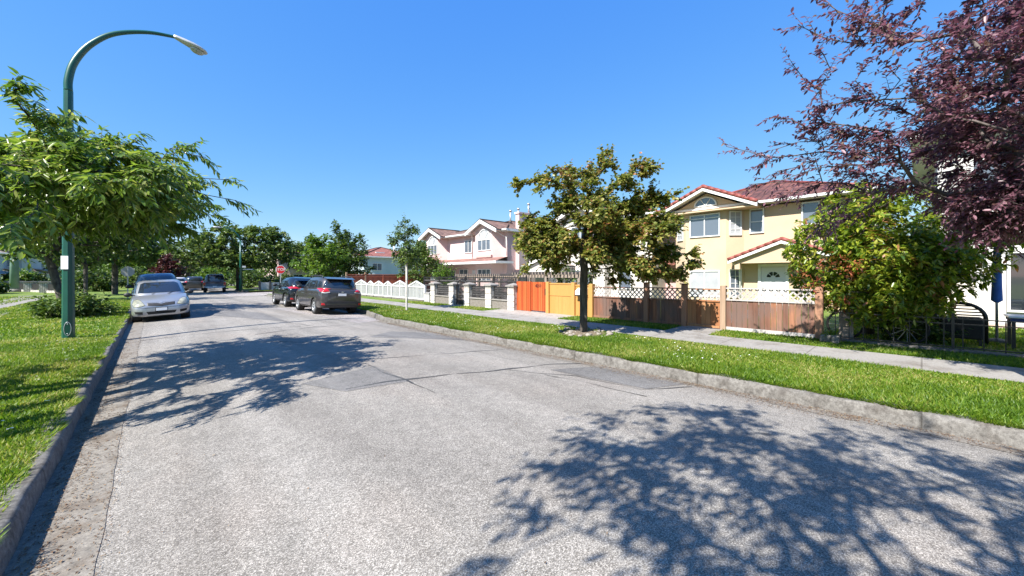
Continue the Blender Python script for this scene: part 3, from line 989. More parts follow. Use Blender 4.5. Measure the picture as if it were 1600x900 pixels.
simple_tree('shrub', 'leggy rose bush behind the orange fence', 13.2, 10.6, 1.9,
            [((13.2, 10.6, 1.55), (0.35, 0.45, 0.4), 2), ((13.2, 9.7, 1.5), (0.3, 0.35, 0.35), 1.5)], 40, L_DARK, 64, 0.10, trunk_h=0.6, r=0.02, cat='shrub')
simple_tree('shrub', 'low dark leafy plants between the bicycle and the arch-backed chair', 12.3, -0.1, 0.8,
            [((12.3, -0.1, 0.5), (0.5, 0.45, 0.28), 2), ((12.0, 0.35, 0.5), (0.35, 0.35, 0.3), 1.2), ((12.6, 0.5, 0.55), (0.4, 0.4, 0.3), 1)], 70, L_DARK, 66, 0.10, 0.022, trunk_h=0.1, r=0.015, tl=0.25, cat='shrub', up=0.5)
# big shrub at the corner of the wooden fence
rb = [((12.5, 0.95, 2.3), (1.4, 1.15, 1.15), 3), ((12.2, 1.5, 2.05), (1.1, 0.85, 1.1), 2.2), ((12.8, 0.3, 2.9), (1.2, 1.05, 0.9), 2), ((12.0, 0.5, 1.75), (1.0, 0.95, 0.75), 2), ((12.1, -0.1, 1.85), (0.9, 0.8, 0.6), 1.5),
      ((13.1, 1.0, 3.3), (0.9, 0.85, 0.5), 1), ((11.7, 0.8, 1.25), (0.75, 0.75, 0.5), 1.8), ((11.6, 0.2, 1.15), (0.6, 0.6, 0.35), 0.9), ((12.8, -0.6, 2.3), (0.8, 0.7, 0.6), 1)]
make_tree('shrub', 'tall broad evergreen shrub with red new shoots at the corner of the wooden fence', (12.6, 0.9, zl(12.6, 0.9)),
          [(12.6, 0.9, 0.2), (12.6, 0.9, 0.5), (12.6, 0.92, 0.8), (12.6, 0.95, 1.1)], rb, 620, 7, 8, 0.13, 0.027, L_RHODO, BARK_D, 65, r_base=0.12, twig_len=0.28, droop=0.05, spread=0.6, cat='shrub', whorl=True, hollow=0.25)
rr_ = np.random.default_rng(77)
root = [o for o in COL.objects if o.get('label', '').startswith('tall broad evergreen shrub')][0]
pts = []
for (u, vv) in ((1283, 418), (1300, 412), (1322, 420), (1330, 430), (1345, 417), (1268, 448), (1276, 440), (1325, 470), (1308, 482), (1318, 400), (1255, 430)):
    t = (u - 800) / 600; X = 11.05
    d = X / (0.683 + 0.73 * t)
    pts.append((X, d * (0.73 - 0.683 * t), 1.7 - (vv - 431) / 600 * d))
P = np.repeat(np.array(pts), 26, 0) + rr_.normal(0, 0.075, (len(pts) * 26, 3))
V, F = leaves_np(P, unit(rr_.normal(0, 1, P.shape) + np.array([-0.5, -.3, .6])), unit(rr_.normal(0, .5, P.shape) + np.array([0, 0, 1])), 0.08 + 0.04 * rr_.random(len(P)), np.full(len(P), 0.016))
np_mesh('new_shoots', V, F, L_REDTIP, root)['kind'] = 'stuff'

# ------------------------------------------------------------------ grass blades, daisies, litter
L_GRASS = leaf_mat('grass blade', [(0.0, (0.07, 0.145, 0.010)), (0.4, (0.13, 0.225, 0.014)), (0.75, (0.21, 0.28, 0.025)), (1.0, (0.36, 0.33, 0.11))], 0.45, 0.5, 0.7, amt=1.9)


def grass(name, rects, seed, hgt=0.05, mat=L_GRASS):
    rng = np.random.default_rng(seed)
    VS = []
    for (xa, xb, ya, yb, n) in rects:
        y = ya + (yb - ya) * rng.random(n)
        f = rng.random(n)
        lo = np.array([xr(q) + 0.17 for q in y]) if xa == 'r' else np.full(n, xa)
        x = lo + (xb - lo) * f
        ok = ~((x > 8.78) & (x < 10.05)) & ~((x > 10.0) & (((y > 3.6) & (y < 4.76)) | ((y > 8.5) & (y < 12.5)) | ((y > 15.05) & (y < 16.3))))
        x, y = x[ok], y[ok]
        z = np.array([lawn_z(a, c_) for a, c_ in zip(x, y)])
        dist = np.sqrt(x ** 2 + y ** 2)
        h = hgt * (0.5 + 0.9 * rng.random(len(x))) * (1 + 0.7 * np.sin(x * 2.1 + 1.3 * np.sin(y * 1.1)) * 0.4)
        w = 0.0035 + 0.0011 * dist
        a = rng.random(len(x)) * 6.283
        lean = rng.normal(0, 0.55, (len(x), 2)) * h[:, None]
        B = np.stack([x, y, z - 0.005], 1)
        S = np.stack([np.cos(a), np.sin(a), 0 * a], 1) * w[:, None]
        T = B + np.stack([lean[:, 0], lean[:, 1], h], 1)
        VS.append(np.stack([B - S, B + S, T], 1).reshape(-1, 3))
    V = np.concatenate(VS)
    F = np.arange(len(V)).reshape(-1, 3)
    return tag(np_mesh(name, V, F, mat), 'short mown green grass covering both verges', 'grass', kind='stuff')


grass('grass', [(-1.6, -0.78, 2.2, 6, 20000), (-3.2, -0.78, 6, 14, 70000), (-5, -0.78, 14, 36, 45000), (-0.86, -0.74, 2.0, 20, 6000),
                ('r', 8.8, -4, 4, 75000), ('r', 8.8, 4, 10, 45000), ('r', 8.8, 10, 22, 35000), (10.0, 11.25, -4, 9, 26000), (10.0, 11.2, 9, 20, 9000), (11.2, 16.4, -6, 1.5, 30000), (6.4, 7, -4, 12, 4000), (-12, -5.6, 22, 44, 12000)], 3)
def edge_grass():
    rng = np.random.default_rng(17); VS = []
    for side, n in ((-1, 4500), (1, 20000)):
        y = (2 + 20 * rng.random(n) ** 1.3) if side < 0 else (-3 + 26 * rng.random(n) ** 1.2)
        clump = np.clip(0.55 + 0.6 * np.sin(y * 3.7 + 1.7 * np.sin(y * 1.9)) + 0.3 * np.sin(y * 11), 0.12, 1.4)
        off = 0.10 + 0.10 * rng.random(n) - 0.045 * clump
        x = (XL - off) if side < 0 else np.array([xr(q) for q in y]) + off
        h = (0.03 + 0.05 * rng.random(n)) * (0.5 + 0.6 * clump)
        w = 0.003 + 0.0009 * np.sqrt(x ** 2 + y ** 2); a = rng.random(n) * 6.283
        B = np.stack([x, y, np.full(n, 0.168)], 1)
        S = np.stack([np.cos(a), np.sin(a), 0 * a], 1) * w[:, None]
        T = B + np.stack([-side * h * (0.2 + 0.9 * rng.random(n)), rng.normal(0, .5, n) * h, h * 0.75], 1)
        VS.append(np.stack([B - S, B + S, T], 1).reshape(-1, 3))
    V = np.concatenate(VS)
    return tag(np_mesh('grass_edge', V, np.arange(len(V)).reshape(-1, 3), L_GRASS), 'longer grass hanging over the kerb edges', 'grass', kind='stuff')


edge_grass()
# daisies: white dots in the turf
M_DAISY = surf('daisy', (0.85, 0.85, 0.80))
rng = np.random.default_rng(4)
n = 900
x = np.where(rng.random(n) < 0.3, -0.9 - 3 * rng.random(n), 6.5 + 2.2 * rng.random(n)); y = 2 + 19 * rng.random(n) ** 0.9
kk = (np.sin(x * 1.7 + 2) * np.sin(y * 0.9) > -0.25) & (x < np.where(x > 0, 8.7, 99)) & ((x < 0) | (x > np.array([xr(q) for q in y]) + 0.25))
x, y = x[kk], y[kk]
z = np.array([lawn_z(a, c_) for a, c_ in zip(x, y)]) + 0.045
V = []; F = []
for a, c_, z_ in zip(x, y, z):
    o = len(V); r_ = 0.010 + 0.004 * random.random()
    tl = random.uniform(-.4, .4)
    for k in range(6): V.append((a + r_ * math.cos(k * PI / 3), c_ + r_ * math.sin(k * PI / 3), z_ + tl * r_ * math.cos(k * PI / 3)))
    F.append(tuple(o + k for k in range(6)))
tag(np_mesh('daisies', np.array(V), np.array(F), M_DAISY), 'tiny white daisies scattered in the short grass', 'flowers', kind='stuff')
# dead leaves and grit along the gutters
M_LITTER = leaf_mat('litter', [(0.0, (0.06, 0.035, 0.02)), (0.5, (0.14, 0.08, 0.045)), (0.85, (0.22, 0.15, 0.09)), (1.0, (0.30, 0.24, 0.16))], 0.1, 0.8)
n = 15000
yy = np.where(rng.random(n) < 0.4, 0.5 + 14 * rng.random(n) ** 1.5, -1 + 14 * rng.random(n))
left = np.arange(n) < 7000
joint = (np.arange(n) >= 5200) & left
yy[left] = 0.6 + 14 * rng.random(left.sum()) ** 1.6
xx = np.where(left, XL + 0.03 + np.abs(rng.normal(0, 0.16, n)), np.array([xr(q) for q in yy]) - 0.02 - np.abs(rng.normal(0, 0.24, n)) * (0.4 + 0.6 * np.abs(np.sin(yy * 1.3))))
xx = np.where(joint, -0.24 + rng.normal(0, 0.022, n), xx)
xx = np.where(rng.random(n) < 0.02, XL + 0.3 + rng.random(n) * 6.2, xx)
zz = np.array([road_z(a, c_) for a, c_ in zip(xx, yy)]) + 0.010
V, F = leaves_np(np.stack([xx, yy, zz], 1), unit(np.concatenate([rng.normal(0, 1, (n, 2)), rng.normal(0, .15, (n, 1))], 1)), unit(rng.normal(0, .2, (n, 3)) + np.array([0, 0, 1.])), np.where(joint, 0.5, 1.0) * (0.008 + 0.022 * rng.random(n) ** 2), 0.003 + 0.004 * rng.random(n), 0.2, 0.0)
tag(np_mesh('leaf_litter', V, F, M_LITTER), 'dry brown leaves and grit gathered along both gutters', 'litter', kind='stuff')


# ------------------------------------------------------------------ building kit
M_YELLOW = surf('yellow stucco', (0.47, 0.355, 0.238), (0.51, 0.385, 0.26), 1.2, 0.9, 0.35, 90, 0.006)
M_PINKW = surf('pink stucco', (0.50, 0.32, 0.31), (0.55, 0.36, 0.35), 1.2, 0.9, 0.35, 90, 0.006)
M_PALEPINK = surf('pale pink stucco', (0.57, 0.415, 0.40), (0.62, 0.46, 0.445), 1.2, 0.9, 0.35, 90, 0.006)
M_CREAM = surf('cream stucco', (0.50, 0.46, 0.41), (0.55, 0.51, 0.46), 1.2, 0.9, 0.35, 90, 0.006)
M_WHITEW = surf('white stucco', (0.52, 0.505, 0.485), (0.58, 0.565, 0.55), 1.0, 0.9, 0.35, 90, 0.006)
M_GREYBLUE = surf('blue grey siding', (0.34, 0.42, 0.46), (0.40, 0.48, 0.52), 1.0, 0.8)
M_TRIM = surf('white trim', (0.62, 0.62, 0.60), (0.68, 0.68, 0.66), 3, 0.5)
M_GUT = surf('gutter metal', (0.70, 0.70, 0.70), None, 1, 0.4)
M_GLASS = glass_mat('window glass', (0.10, 0.12, 0.15), 0.04)
M_GLASSD = glass_mat('dark window glass', (0.02, 0.025, 0.03), 0.04)
M_BLIND = surf('white blind', (0.30, 0.31, 0.33), (0.36, 0.37, 0.38), 2, 0.35, spec=0.8)
M_REDTILE = tile_mat('red clay tiles', (0.085, 0.032, 0.022), (0.20, 0.076, 0.054), 0.34, 0.40, 0.06)
M_REDEDGE = surf('red barge tiles', (0.18, 0.042, 0.032), (0.24, 0.06, 0.046), 6, 0.6)
M_BROWNTILE = tile_mat('brown tiles', (0.15, 0.085, 0.065), (0.25, 0.15, 0.115), 0.30, 0.34, 0.04)
M_PINKTILE = tile_mat('pale red tiles', (0.24, 0.12, 0.10), (0.34, 0.18, 0.15), 0.30, 0.34, 0.04)
M_GREYTILE = tile_mat('grey brown shingles', (0.20, 0.17, 0.15), (0.30, 0.26, 0.23), 0.35, 0.22, 0.02, False)
M_RUSTTILE = tile_mat('rust shingles', (0.22, 0.075, 0.055), (0.30, 0.11, 0.085), 0.35, 0.3, 0.03)
M_IRON = surf('black iron', (0.012, 0.012, 0.013), (0.03, 0.028, 0.027), 20, 0.45)
M_STEEL = surf('galvanised steel', (0.45, 0.46, 0.47), (0.55, 0.56, 0.57), 8, 0.4, metal=0.6)
M_WDOOR = surf('white door', (0.55, 0.56, 0.58), None, 1, 0.4)


def crom(pts, n):
    """Catmull-Rom resampling of equal-length tuples, keyed on the first value"""
    P = [np.array(p, float) for p in pts]
    out = []
    for i in range(len(P) - 1):
        p0 = P[max(i - 1, 0)]; p1 = P[i]; p2 = P[i + 1]; p3 = P[min(i + 2, len(P) - 1)]
        for k in range(n):
            t = k / n
            q = 0.5 * (2 * p1 + (p2 - p0) * t + (2 * p0 - 5 * p1 + 4 * p2 - p3) * t * t + (3 * p1 - p0 - 3 * p2 + p3) * t ** 3)
            lo, hi = np.minimum(p1, p2), np.maximum(p1, p2)
            out.append(np.clip(q, lo - .02, hi + .02))
    out.append(P[-1])
    return out


class Frame:
    """local axes on a wall: a along the wall (to the right seen from outside), b up, c outwards"""
    def __init__(self, o, n):
        self.o = Vector(o); self.n = Vector((n[0], n[1], 0)).normalized()
        self.u = Vector((-self.n.y, self.n.x, 0))          # right-hand direction seen from outside
        self.M = Matrix(((self.u.x, 0, self.n.x, self.o.x), (self.u.y, 0, self.n.y, self.o.y), (0, 1, 0, self.o.z), (0, 0, 0, 1)))

    def box(self, mb, a0, a1, b0, b1, c0, c1):
        return mb.box(a0, a1, b0, b1, c0, c1, self.M)

    def p(self, a, b, c=0.0):
        return self.M @ Vector((a, b, c))


def window(parent, F, a, b, w, h, cols=1, rows=1, glass=None, fr=0.055, gap=0.004, sill=False, hbar=None, mat=None, label=None, bars=0.022):
    """frame standing proud of the wall, glass set back inside it, glazing bars"""
    mat = mat or M_TRIM
    m = MB()
    F.box(m, a - w / 2, a + w / 2, b, b + fr, gap, 0.07)
    F.box(m, a - w / 2, a + w / 2, b + h - fr, b + h, gap, 0.07)
    F.box(m, a - w / 2, a - w / 2 + fr, b + fr, b + h - fr, gap, 0.068)
    F.box(m, a + w / 2 - fr, a + w / 2, b + fr, b + h - fr, gap, 0.068)
    for i in range(1, cols):
        x = a - w / 2 + w * i / cols
        F.box(m, x - bars, x + bars, b + fr, b + h - fr, 0.012, 0.055)
    for j in range(1, rows):
        y = b + h * j / rows
        F.box(m, a - w / 2 + fr, a + w / 2 - fr, y - bars * .8, y + bars * .8, 0.010, 0.050)
    if hbar:
        y = b + h * hbar
        F.box(m, a - w / 2 + fr, a + w / 2 - fr, y - .022, y + .022, 0.010, 0.058)
    o = m.build('window', mat, parent, label=label)
    g = MB()
    F.box(g, a - w / 2 + fr * .5, a + w / 2 - fr * .5, b + fr * .5, b + h - fr * .5, 0.006, 0.022)
    g.build('pane', glass or M_GLASS, o) if False else _child(g, 'pane', glass or M_GLASS, o, parent)
    if sill:
        s = MB(); F.box(s, a - w / 2 - .06, a + w / 2 + .06, b - .09, b - .004, gap, 0.10)
        _child(s, 'sill', mat, o, parent)
    return o


def _child(mb, name, mat, sub, root_):
    """a sub-part: sits under the part sub of the thing root_"""
    o = mb.build(name, mat, sub)
    return o


def arch_window(parent, F, a, b, w, h, spokes=3, glass=None, rect=0.0, kind='window'):
    """half-round light above a sill line (optional straight part below)"""
    n = 20; fr = 0.06
    def arc(rw, rh, c): return [F.p(a + rw * math.cos(PI * k / n), b + rect + rh * math.sin(PI * k / n), c) for k in range(n + 1)]
    m = MB()
    o1 = arc(w / 2, h, 0.004); o2 = arc(w / 2, h, 0.07); i1 = arc(w / 2 - fr, h - fr, 0.004); i2 = arc(w / 2 - fr, h - fr, 0.07)
    for k in range(n):
        m.face([o2[k], o2[k + 1], i2[k + 1], i2[k]]); m.face([o1[k + 1], o1[k], o2[k], o2[k + 1]][::-1]); m.face([i1[k], i1[k + 1], i2[k + 1], i2[k]][::-1])
    F.box(m, a - w / 2, a + w / 2, b - 0.03 + rect * 0, b + 0.03, 0.005, 0.068)
    for s in range(1, spokes + 1):
        t = PI * s / (spokes + 1)
        p0 = F.p(a, b + rect, 0.03); p1 = F.p(a + (w / 2 - fr * .5) * math.cos(t), b + rect + (h - fr * .5) * math.sin(t), 0.03)
        m.tube([p0, p1], 0.018, 4, smooth=False)
    o = m.build(kind, M_TRIM, parent)
    g = MB()
    g.prism([F.p(a + (w / 2 - .02) * math.cos(PI * k / n), b + rect + (h - .02) * math.sin(PI * k / n), 0.006) for k in range(n + 1)], F.n * 0.014)
    _child(g, 'pane', glass or M_GLASS, o, parent)
    return o


def roof_face(mb, pts, th=0.0):
    """sloping tile face; pts start with the two eave corners; UV u along the eave, v up the slope in metres"""
    p = [Vector(q) for q in pts]
    u = (p[1] - p[0]); u.z = 0; u.normalize()
    nrm = (p[1] - p[0]).cross(p[2] - p[0]).normalized()
    vdir = nrm.cross(u).normalized()
    if vdir.z < 0: vdir = -vdir
    uv = [((q - p[0]).dot(u), (q - p[0]).dot(vdir)) for q in p]
    if nrm.z < 0:
        p = p[::-1]; uv = uv[::-1]
    mb.face(p, uv)
    return mb


def hip_roof(parent, x0, x1, y0, y1, ze, rise, mat, axis=None, fascia=True, over_mat=None, ridge_mat=None, name='roof', fx=0.16):
    """hip roof over the eave rectangle; returns the roof part"""
    w = x1 - x0; d = y1 - y0
    m = MB()
    if w >= d:
        r0 = ((x0 + d / 2), (y0 + y1) / 2, ze + rise); r1 = ((x1 - d / 2), (y0 + y1) / 2, ze + rise)
    else:
        r0 = ((x0 + x1) / 2, y0 + w / 2, ze + rise); r1 = ((x0 + x1) / 2, y1 - w / 2, ze + rise)
    A, B, C, D = (x0, y0, ze), (x1, y0, ze), (x1, y1, ze), (x0, y1, ze)
    if w >= d:
        roof_face(m, [A, B, r1, r0]); roof_face(m, [C, D, r0, r1]); roof_face(m, [B, C, r1]); roof_face(m, [D, A, r0])
        hips = [(A, r0), (D, r0), (B, r1), (C, r1), (r0, r1)]
    else:
        roof_face(m, [B, C, r1, r0]); roof_face(m, [D, A, r0, r1]); roof_face(m, [A, B, r0]); roof_face(m, [C, D, r1])
        hips = [(A, r0), (B, r0), (C, r1), (D, r1), (r0, r1)]
    rf = m.build(name, mat, parent)
    c = MB()
    for a, b2 in hips: c.tube([Vector(a) + Vector((0, 0, .02)), Vector(b2) + Vector((0, 0, .02))], 0.075, 6)
    c.build('ridge_cap', ridge_mat or mat, rf)
    f = MB()
    f.box(x0, x1, y0, y0 + .03, ze - fx, ze - .004); f.box(x0, x1, y1 - .03, y1, ze - fx, ze - .004)
    f.box(x0, x0 + .03, y0 + .03, y1 - .03, ze - fx, ze - .004); f.box(x1 - .03, x1, y0 + .03, y1 - .03, ze - fx, ze - .004)
    f.box(x0 + .03, x1 - .03, y0 + .03, y1 - .03, ze - fx + .02, ze - fx + .05)
    f.build('fascia', M_TRIM, rf)
    g = MB()                                            # rain gutter along the street eave
    g.box(x0 - .11, x0 - .003, y0, y1, ze - .13, ze - .02)
    g.build('rain_gutter', M_GUT, rf)
    return rf


def gable_roof(parent, yc, half, ze, rise, xf, xb, mat, edge_mat, board=0.2, th=0.10, name='gable_roof', over=0.0, fw=0.10):
    """gable with its ridge along X; the front verge at xf faces the street (-X)"""
    L = (yc + half, ze); A = (yc, ze + rise); Rr = (yc - half, ze)
    m = MB()
    roof_face(m, [(xf, L[0], L[1]), (xb, L[0], L[1]), (xb, A[0], A[1]), (xf, A[0], A[1])])
    roof_face(m, [(xb, Rr[0], Rr[1]), (xf, Rr[0], Rr[1]), (xf, A[0], A[1]), (xb, A[0], A[1])])
    rf = m.build(name, mat, parent)
    # under-boarding
    s = MB()
    for P_, Q in ((L, A), (A, Rr)):
        s.face([(xf + .01, P_[0], P_[1] - th), (xb, P_[0], P_[1] - th), (xb, Q[0], Q[1] - th), (xf + .01, Q[0], Q[1] - th)])
    s.build('soffit', M_TRIM, rf)
    b2 = MB()
    for P_, Q in ((L, A), (A, Rr)):                          # white barge boards on the rake
        b2.prism([(xf - .03, P_[0], P_[1] - board), (xf - .03, P_[0], P_[1] - .012), (xf - .03, Q[0], Q[1] - .012), (xf - .03, Q[0], Q[1] - board)], (.05, 0, 0))
    b2.build('barge_board', M_TRIM, rf)
    e = MB()                                            # verge tiles capping the board
    for P_, Q in ((L, A), (A, Rr)):
        n = max(3, int(math.hypot(P_[0] - Q[0], P_[1] - Q[1]) / 0.33))
        for k in range(n):
            t0, t1 = k / n, (k + 1) / n
            y0, z0 = P_[0] + (Q[0] - P_[0]) * t0, P_[1] + (Q[1] - P_[1]) * t0
            y1, z1 = P_[0] + (Q[0] - P_[0]) * t1, P_[1] + (Q[1] - P_[1]) * t1
            st = 0.012 if (Q[1] > P_[1]) else -0.012
            e.tube([(xf + .02, y0, z0 + .03 + max(0, -st)), (xf + .02, y1, z1 + .03 + max(0, st) * 0)], [fw * .62, fw * .55], 7)
    e.tube([(xf, A[0], A[1] + .03), (xb, A[0], A[1] + .03)], fw * .62, 7)
    e.build('ridge_cap', edge_mat, rf)
    return rf


def wall_poly(parent, pts, z0, z1, mat, name='wall'):
    """walls over a closed plan outline"""
    m = MB()
    m.prism([(p[0], p[1], z0) for p in pts], (0, 0, z1 - z0))
    return m.build(name, mat, parent)


def downpipe(parent, pts, r=0.035):
    m = MB(); m.tube(pts, r, 6)
    return m.build('downpipe', M_TRIM, parent)


# ================================================================== yellow house
yh = thing('house', 'yellow stucco two-storey house with a red tile roof and white front door', 'house', (25, 5.6, 0.2))
G0 = 0.15
bay = [(21.55, 9.5), (34.5, 9.5), (34.5, 1.75), (21.55, 1.75), (21.55, 6.08), (20.98, 6.72), (20.98, 8.72)]
wall_poly(yh, bay, G0, 5.06, M_YELLOW)
gp = MB(); gp.prism([(20.985, 9.62, 5.05), (20.985, 7.66, 5.97), (20.985, 5.68, 5.05)], (2.5, 0, 0)); gp.build('gable_wall', M_YELLOW, yh)
sf = MB(); sf.box(20.55, 21.6, 5.3, 9.7, 4.985, 5.045); sf.build('soffit', M_YELLOW, yh)
hip_roof(yh, 21.05, 35.1, 1.2, 10.1, 5.28, 1.72, M_REDTILE, ridge_mat=M_REDEDGE)
gable_roof(yh, 7.64, 2.42, 5.13, 1.09, 20.42, 24.2, M_REDTILE, M_REDEDGE, board=0.20, fw=.17)
F0 = Frame((20.98, 7.72, 0), (-1, 0))                     # street face of the bay; a grows towards -Y
def fa(y, F): return (Vector((F.o.x, y, 0)) - F.o).dot(F.u)
window(yh, F0, fa(7.74, F0), 3.72, 1.5, 1.18, 2, 1, hbar=0.82)
arch_window(yh, F0, fa(7.70, F0), 5.33, 1.12, 0.47, 2)
window(yh, F0, fa(7.74, F0), 0.62, 1.46, 1.36, 2, 1, glass=M_BLIND)
FL = Frame((21.265, 9.11, 0), (-(9.5 - 8.72), (21.55 - 20.98)))
FR = Frame((21.265, 6.40, 0), (-(6.72 - 6.08), -(21.55 - 20.98)))
window(yh, FL, 0.0, 3.62, 0.52, 1.22, 2, 4, bars=0.014)
window(yh, FR, 0.0, 3.72, 0.58, 1.22, 2, 4, bars=0.014, glass=M_BLIND)
window(yh, FR, 0.0, 0.62, 0.58, 1.42, 2, 4, bars=0.014)
F1 = Frame((21.55, 5.0, 0), (-1, 0))
window(yh, F1, fa(5.52, F1), 3.78, 0.62, 1.2, 1, 1, hbar=0.47)
window(yh, F1, fa(3.42, F1), 4.0, 0.66, 1.02, 1, 1)
# entrance: door with a fan light, casing, number plaque
d0 = MB(); F1.box(d0, fa(4.84, F1) - .49, fa(4.84, F1) + .49, 0.2, 2.12, .004, .05)
for (i, j) in ((-.22, .5), (.22, .5), (-.22, 1.15), (.22, 1.15)): F1.box(d0, fa(4.84, F1) + i - .16, fa(4.84, F1) + i + .16, 0.2 + j - .25, 0.2 + j + .2, .05, .062)
dr = d0.build('door', M_WDOOR, yh, bevel=.004)
m = MB(); F1.box(m, fa(4.84, F1) - .62, fa(4.84, F1) - .495, .18, 2.13, .004, .085); F1.box(m, fa(4.84, F1) + .495, fa(4.84, F1) + .62, .18, 2.13, .004, .085); F1.box(m, fa(4.84, F1) - .62, fa(4.84, F1) + .62, 2.135, 2.27, .004, .085)
m.build('casing', M_TRIM, dr)
g = MB(); n = 14
for s in range(4):
    t0 = PI * (s + .1) / 4; t1 = PI * (s + .9) / 4
    ring = []
    for k in range(5): ring.append((0.27, t0 + (t1 - t0) * k / 4))
    for k in range(5): ring.append((0.10, t1 + (t0 - t1) * k / 4))
    g.prism([F1.p(fa(4.84, F1) + q * math.cos(t), 1.62 + q * math.sin(t), .051) for q, t in ring], F1.n * .006)
g.build('fan_light', M_GLASSD, dr)
kb = MB(); kb.sphere(F1.p(fa(4.84, F1) - .41, 1.15, .09), .035); kb.build('handle', M_STEEL, dr)
m = MB(); F1.box(m, fa(4.88, F1) - .38, fa(4.88, F1) + .36, 2.31, 2.47, .004, .03); pq = m.build('number_plaque', M_TRIM, yh)
m = MB(); text_into(m, '4260', 0.15, F1.p(fa(4.88, F1), 2.39, .031), F1.u, (0, 0, 1), F1.n, .008); m.build('number', M_IRON, pq)
# porch gable and its post
gable_roof(yh, 4.3, 2.18, 2.46, 0.86, 20.45, 21.56, M_REDTILE, M_REDEDGE, board=0.17, fw=.15, name='porch_roof')
m = MB(); m.prism([(20.62, 6.3, 2.40), (20.62, 4.3, 3.17), (20.62, 2.3, 2.40)], (.9, 0, 0)); m.build('porch_gable', M_YELLOW, yh)
m = MB(); m.box(20.62, 21.54, 2.3, 6.3, 2.30, 2.395); m.box(20.6, 20.85, 6.0, 6.22, 2.02, 2.299); m.box(20.6, 20.85, 2.3, 2.52, .15, 2.299); m.build('porch_beam', M_YELLOW, yh)
m = MB(); m.box(20.3, 21.55, 3.9, 5.8, .1, .22); m.build('door_step', M_WALK, yh)
downpipe(yh, [(20.9, 6.42, 2.36), (21.1, 6.30, 2.2), (21.2, 6.18, 2.1), (21.22, 6.16, 0.2)])

# ================================================================== pink duplex
ph = thing('house', 'pale pink duplex with brown tile roof and two arched gable bays', 'house', (24, 28, 0.2))
wall_poly(ph, [(20.75, 33.9), (32, 33.9), (32, 22.75), (20.75, 22.75)], .15, 5.3, M_PALEPINK)
for yc, hw in ((24.75, 1.55), (32.75, 1.5)):
    wall_poly(ph, [(20.77, yc + hw), (22, yc + hw), (22, yc - hw), (20.77, yc - hw), (19.98, yc - hw + .55), (19.98, yc + hw - .4)], .15, 5.32, M_PINKW if False else M_PALEPINK, 'bay_wall')
    m = MB(); m.prism([(19.985, yc + 1.9, 5.3), (19.985, yc, 6.12), (19.985, yc - 1.9, 5.3)], (2.6, 0, 0)); m.build('gable_wall', M_PALEPINK, ph)
    gable_roof(ph, yc, 2.05, 5.40, .92, 19.55, 23.2, M_BROWNTILE, M_BROWNTILE, board=0.3, fw=.08)
    F = Frame((19.98, yc, 0), (-1, 0))
    window(ph, F, .06, 3.78, 1.7, .92, 3, 1)
    arch_window(ph, F, .06, 4.74, 1.62, .82, 3, glass=M_BLIND)
    m = MB(); F.box(m, -.95, 1.05, 3.22, 3.42, .004, .14); F.box(m, -.9, 1.0, 3.06, 3.215, .004, .08); m.build('window_ledge', surf('pink trim', (.55, .33, .30), None), ph)
    window(ph, F, .06, 1.28, 1.7, .98, 3, 1)
hip_roof(ph, 20.25, 32.5, 22.2, 34.5, 5.45, 1.75, M_BROWNTILE, fx=.2)
# pent roof over the ground floor
m = MB(); roof_face(m, [(18.9, 22.0, 2.86), (18.9, 30.9, 2.86), (19.99, 30.9, 3.18), (19.99, 22.0, 3.18)]); roof_face(m, [(18.9, 30.9, 2.84), (18.9, 34.3, 2.84), (19.99, 34.3, 3.14), (19.99, 30.9, 3.14)])
roof_face(m, [(19.99, 22.0, 3.18), (20.75, 22.0, 3.185), (20.75, 34.3, 3.185), (19.99, 34.3, 3.16)])
pr = m.build('pent_roof', M_PINKTILE, ph)
m = MB(); m.box(18.86, 18.93, 21.95, 34.35, 2.68, 2.85); m.box(18.93, 20.7, 21.95, 22.0, 2.68, 2.85); m.box(18.93, 20.7, 22.0, 34.3, 2.69, 2.72); m.build('fascia', M_TRIM, pr)
F = Frame((20.75, 28.5, 0), (-1, 0))
window(ph, F, fa(27.9, F), 3.75, 1.1, 1.15, 2, 1)
window(ph, F, fa(28.6, F), 1.2, 1.3, 1.1, 2, 1)
window(ph, F, fa(30.4, F), 1.0, 1.0, 1.2, 1, 1)
m = MB(); F.box(m, fa(26.8, F) - .5, fa(26.8, F) + .5, .2, 2.2, .004, .05); m.build('door', M_WDOOR, ph)
# side chimney chase and roof vents
m = MB(); m.box(21.7, 23.6, 22.35, 22.75, .15, 6.75); m.box(21.62, 23.68, 22.27, 22.83, 6.755, 6.9); m.build('chimney', M_PALEPINK, ph)
for (x, y, z, h) in ((23.0, 22.55, 6.9, .75), (23.2, 25.0, 6.3, 1.1), (23.4, 24.2, 6.3, 1.2), (24, 30.5, 6.4, .8)):
    m = MB(); m.tube([(x, y, z), (x, y, z + h)], .07, 8); m.tube([(x, y, z + h + .002), (x, y, z + h + .14)], [.13, .10], 8); m.build('vent_pipe', M_STEEL, ph)
downpipe(ph, [(20.15, 23.3, 5.25), (20.5, 23.05, 4.95), (20.62, 22.72, 4.8), (20.62, 22.70, 3.3)])
downpipe(ph, [(20.15, 26.6, 5.25), (20.65, 27.2, 4.9), (20.7, 27.3, 3.3)])

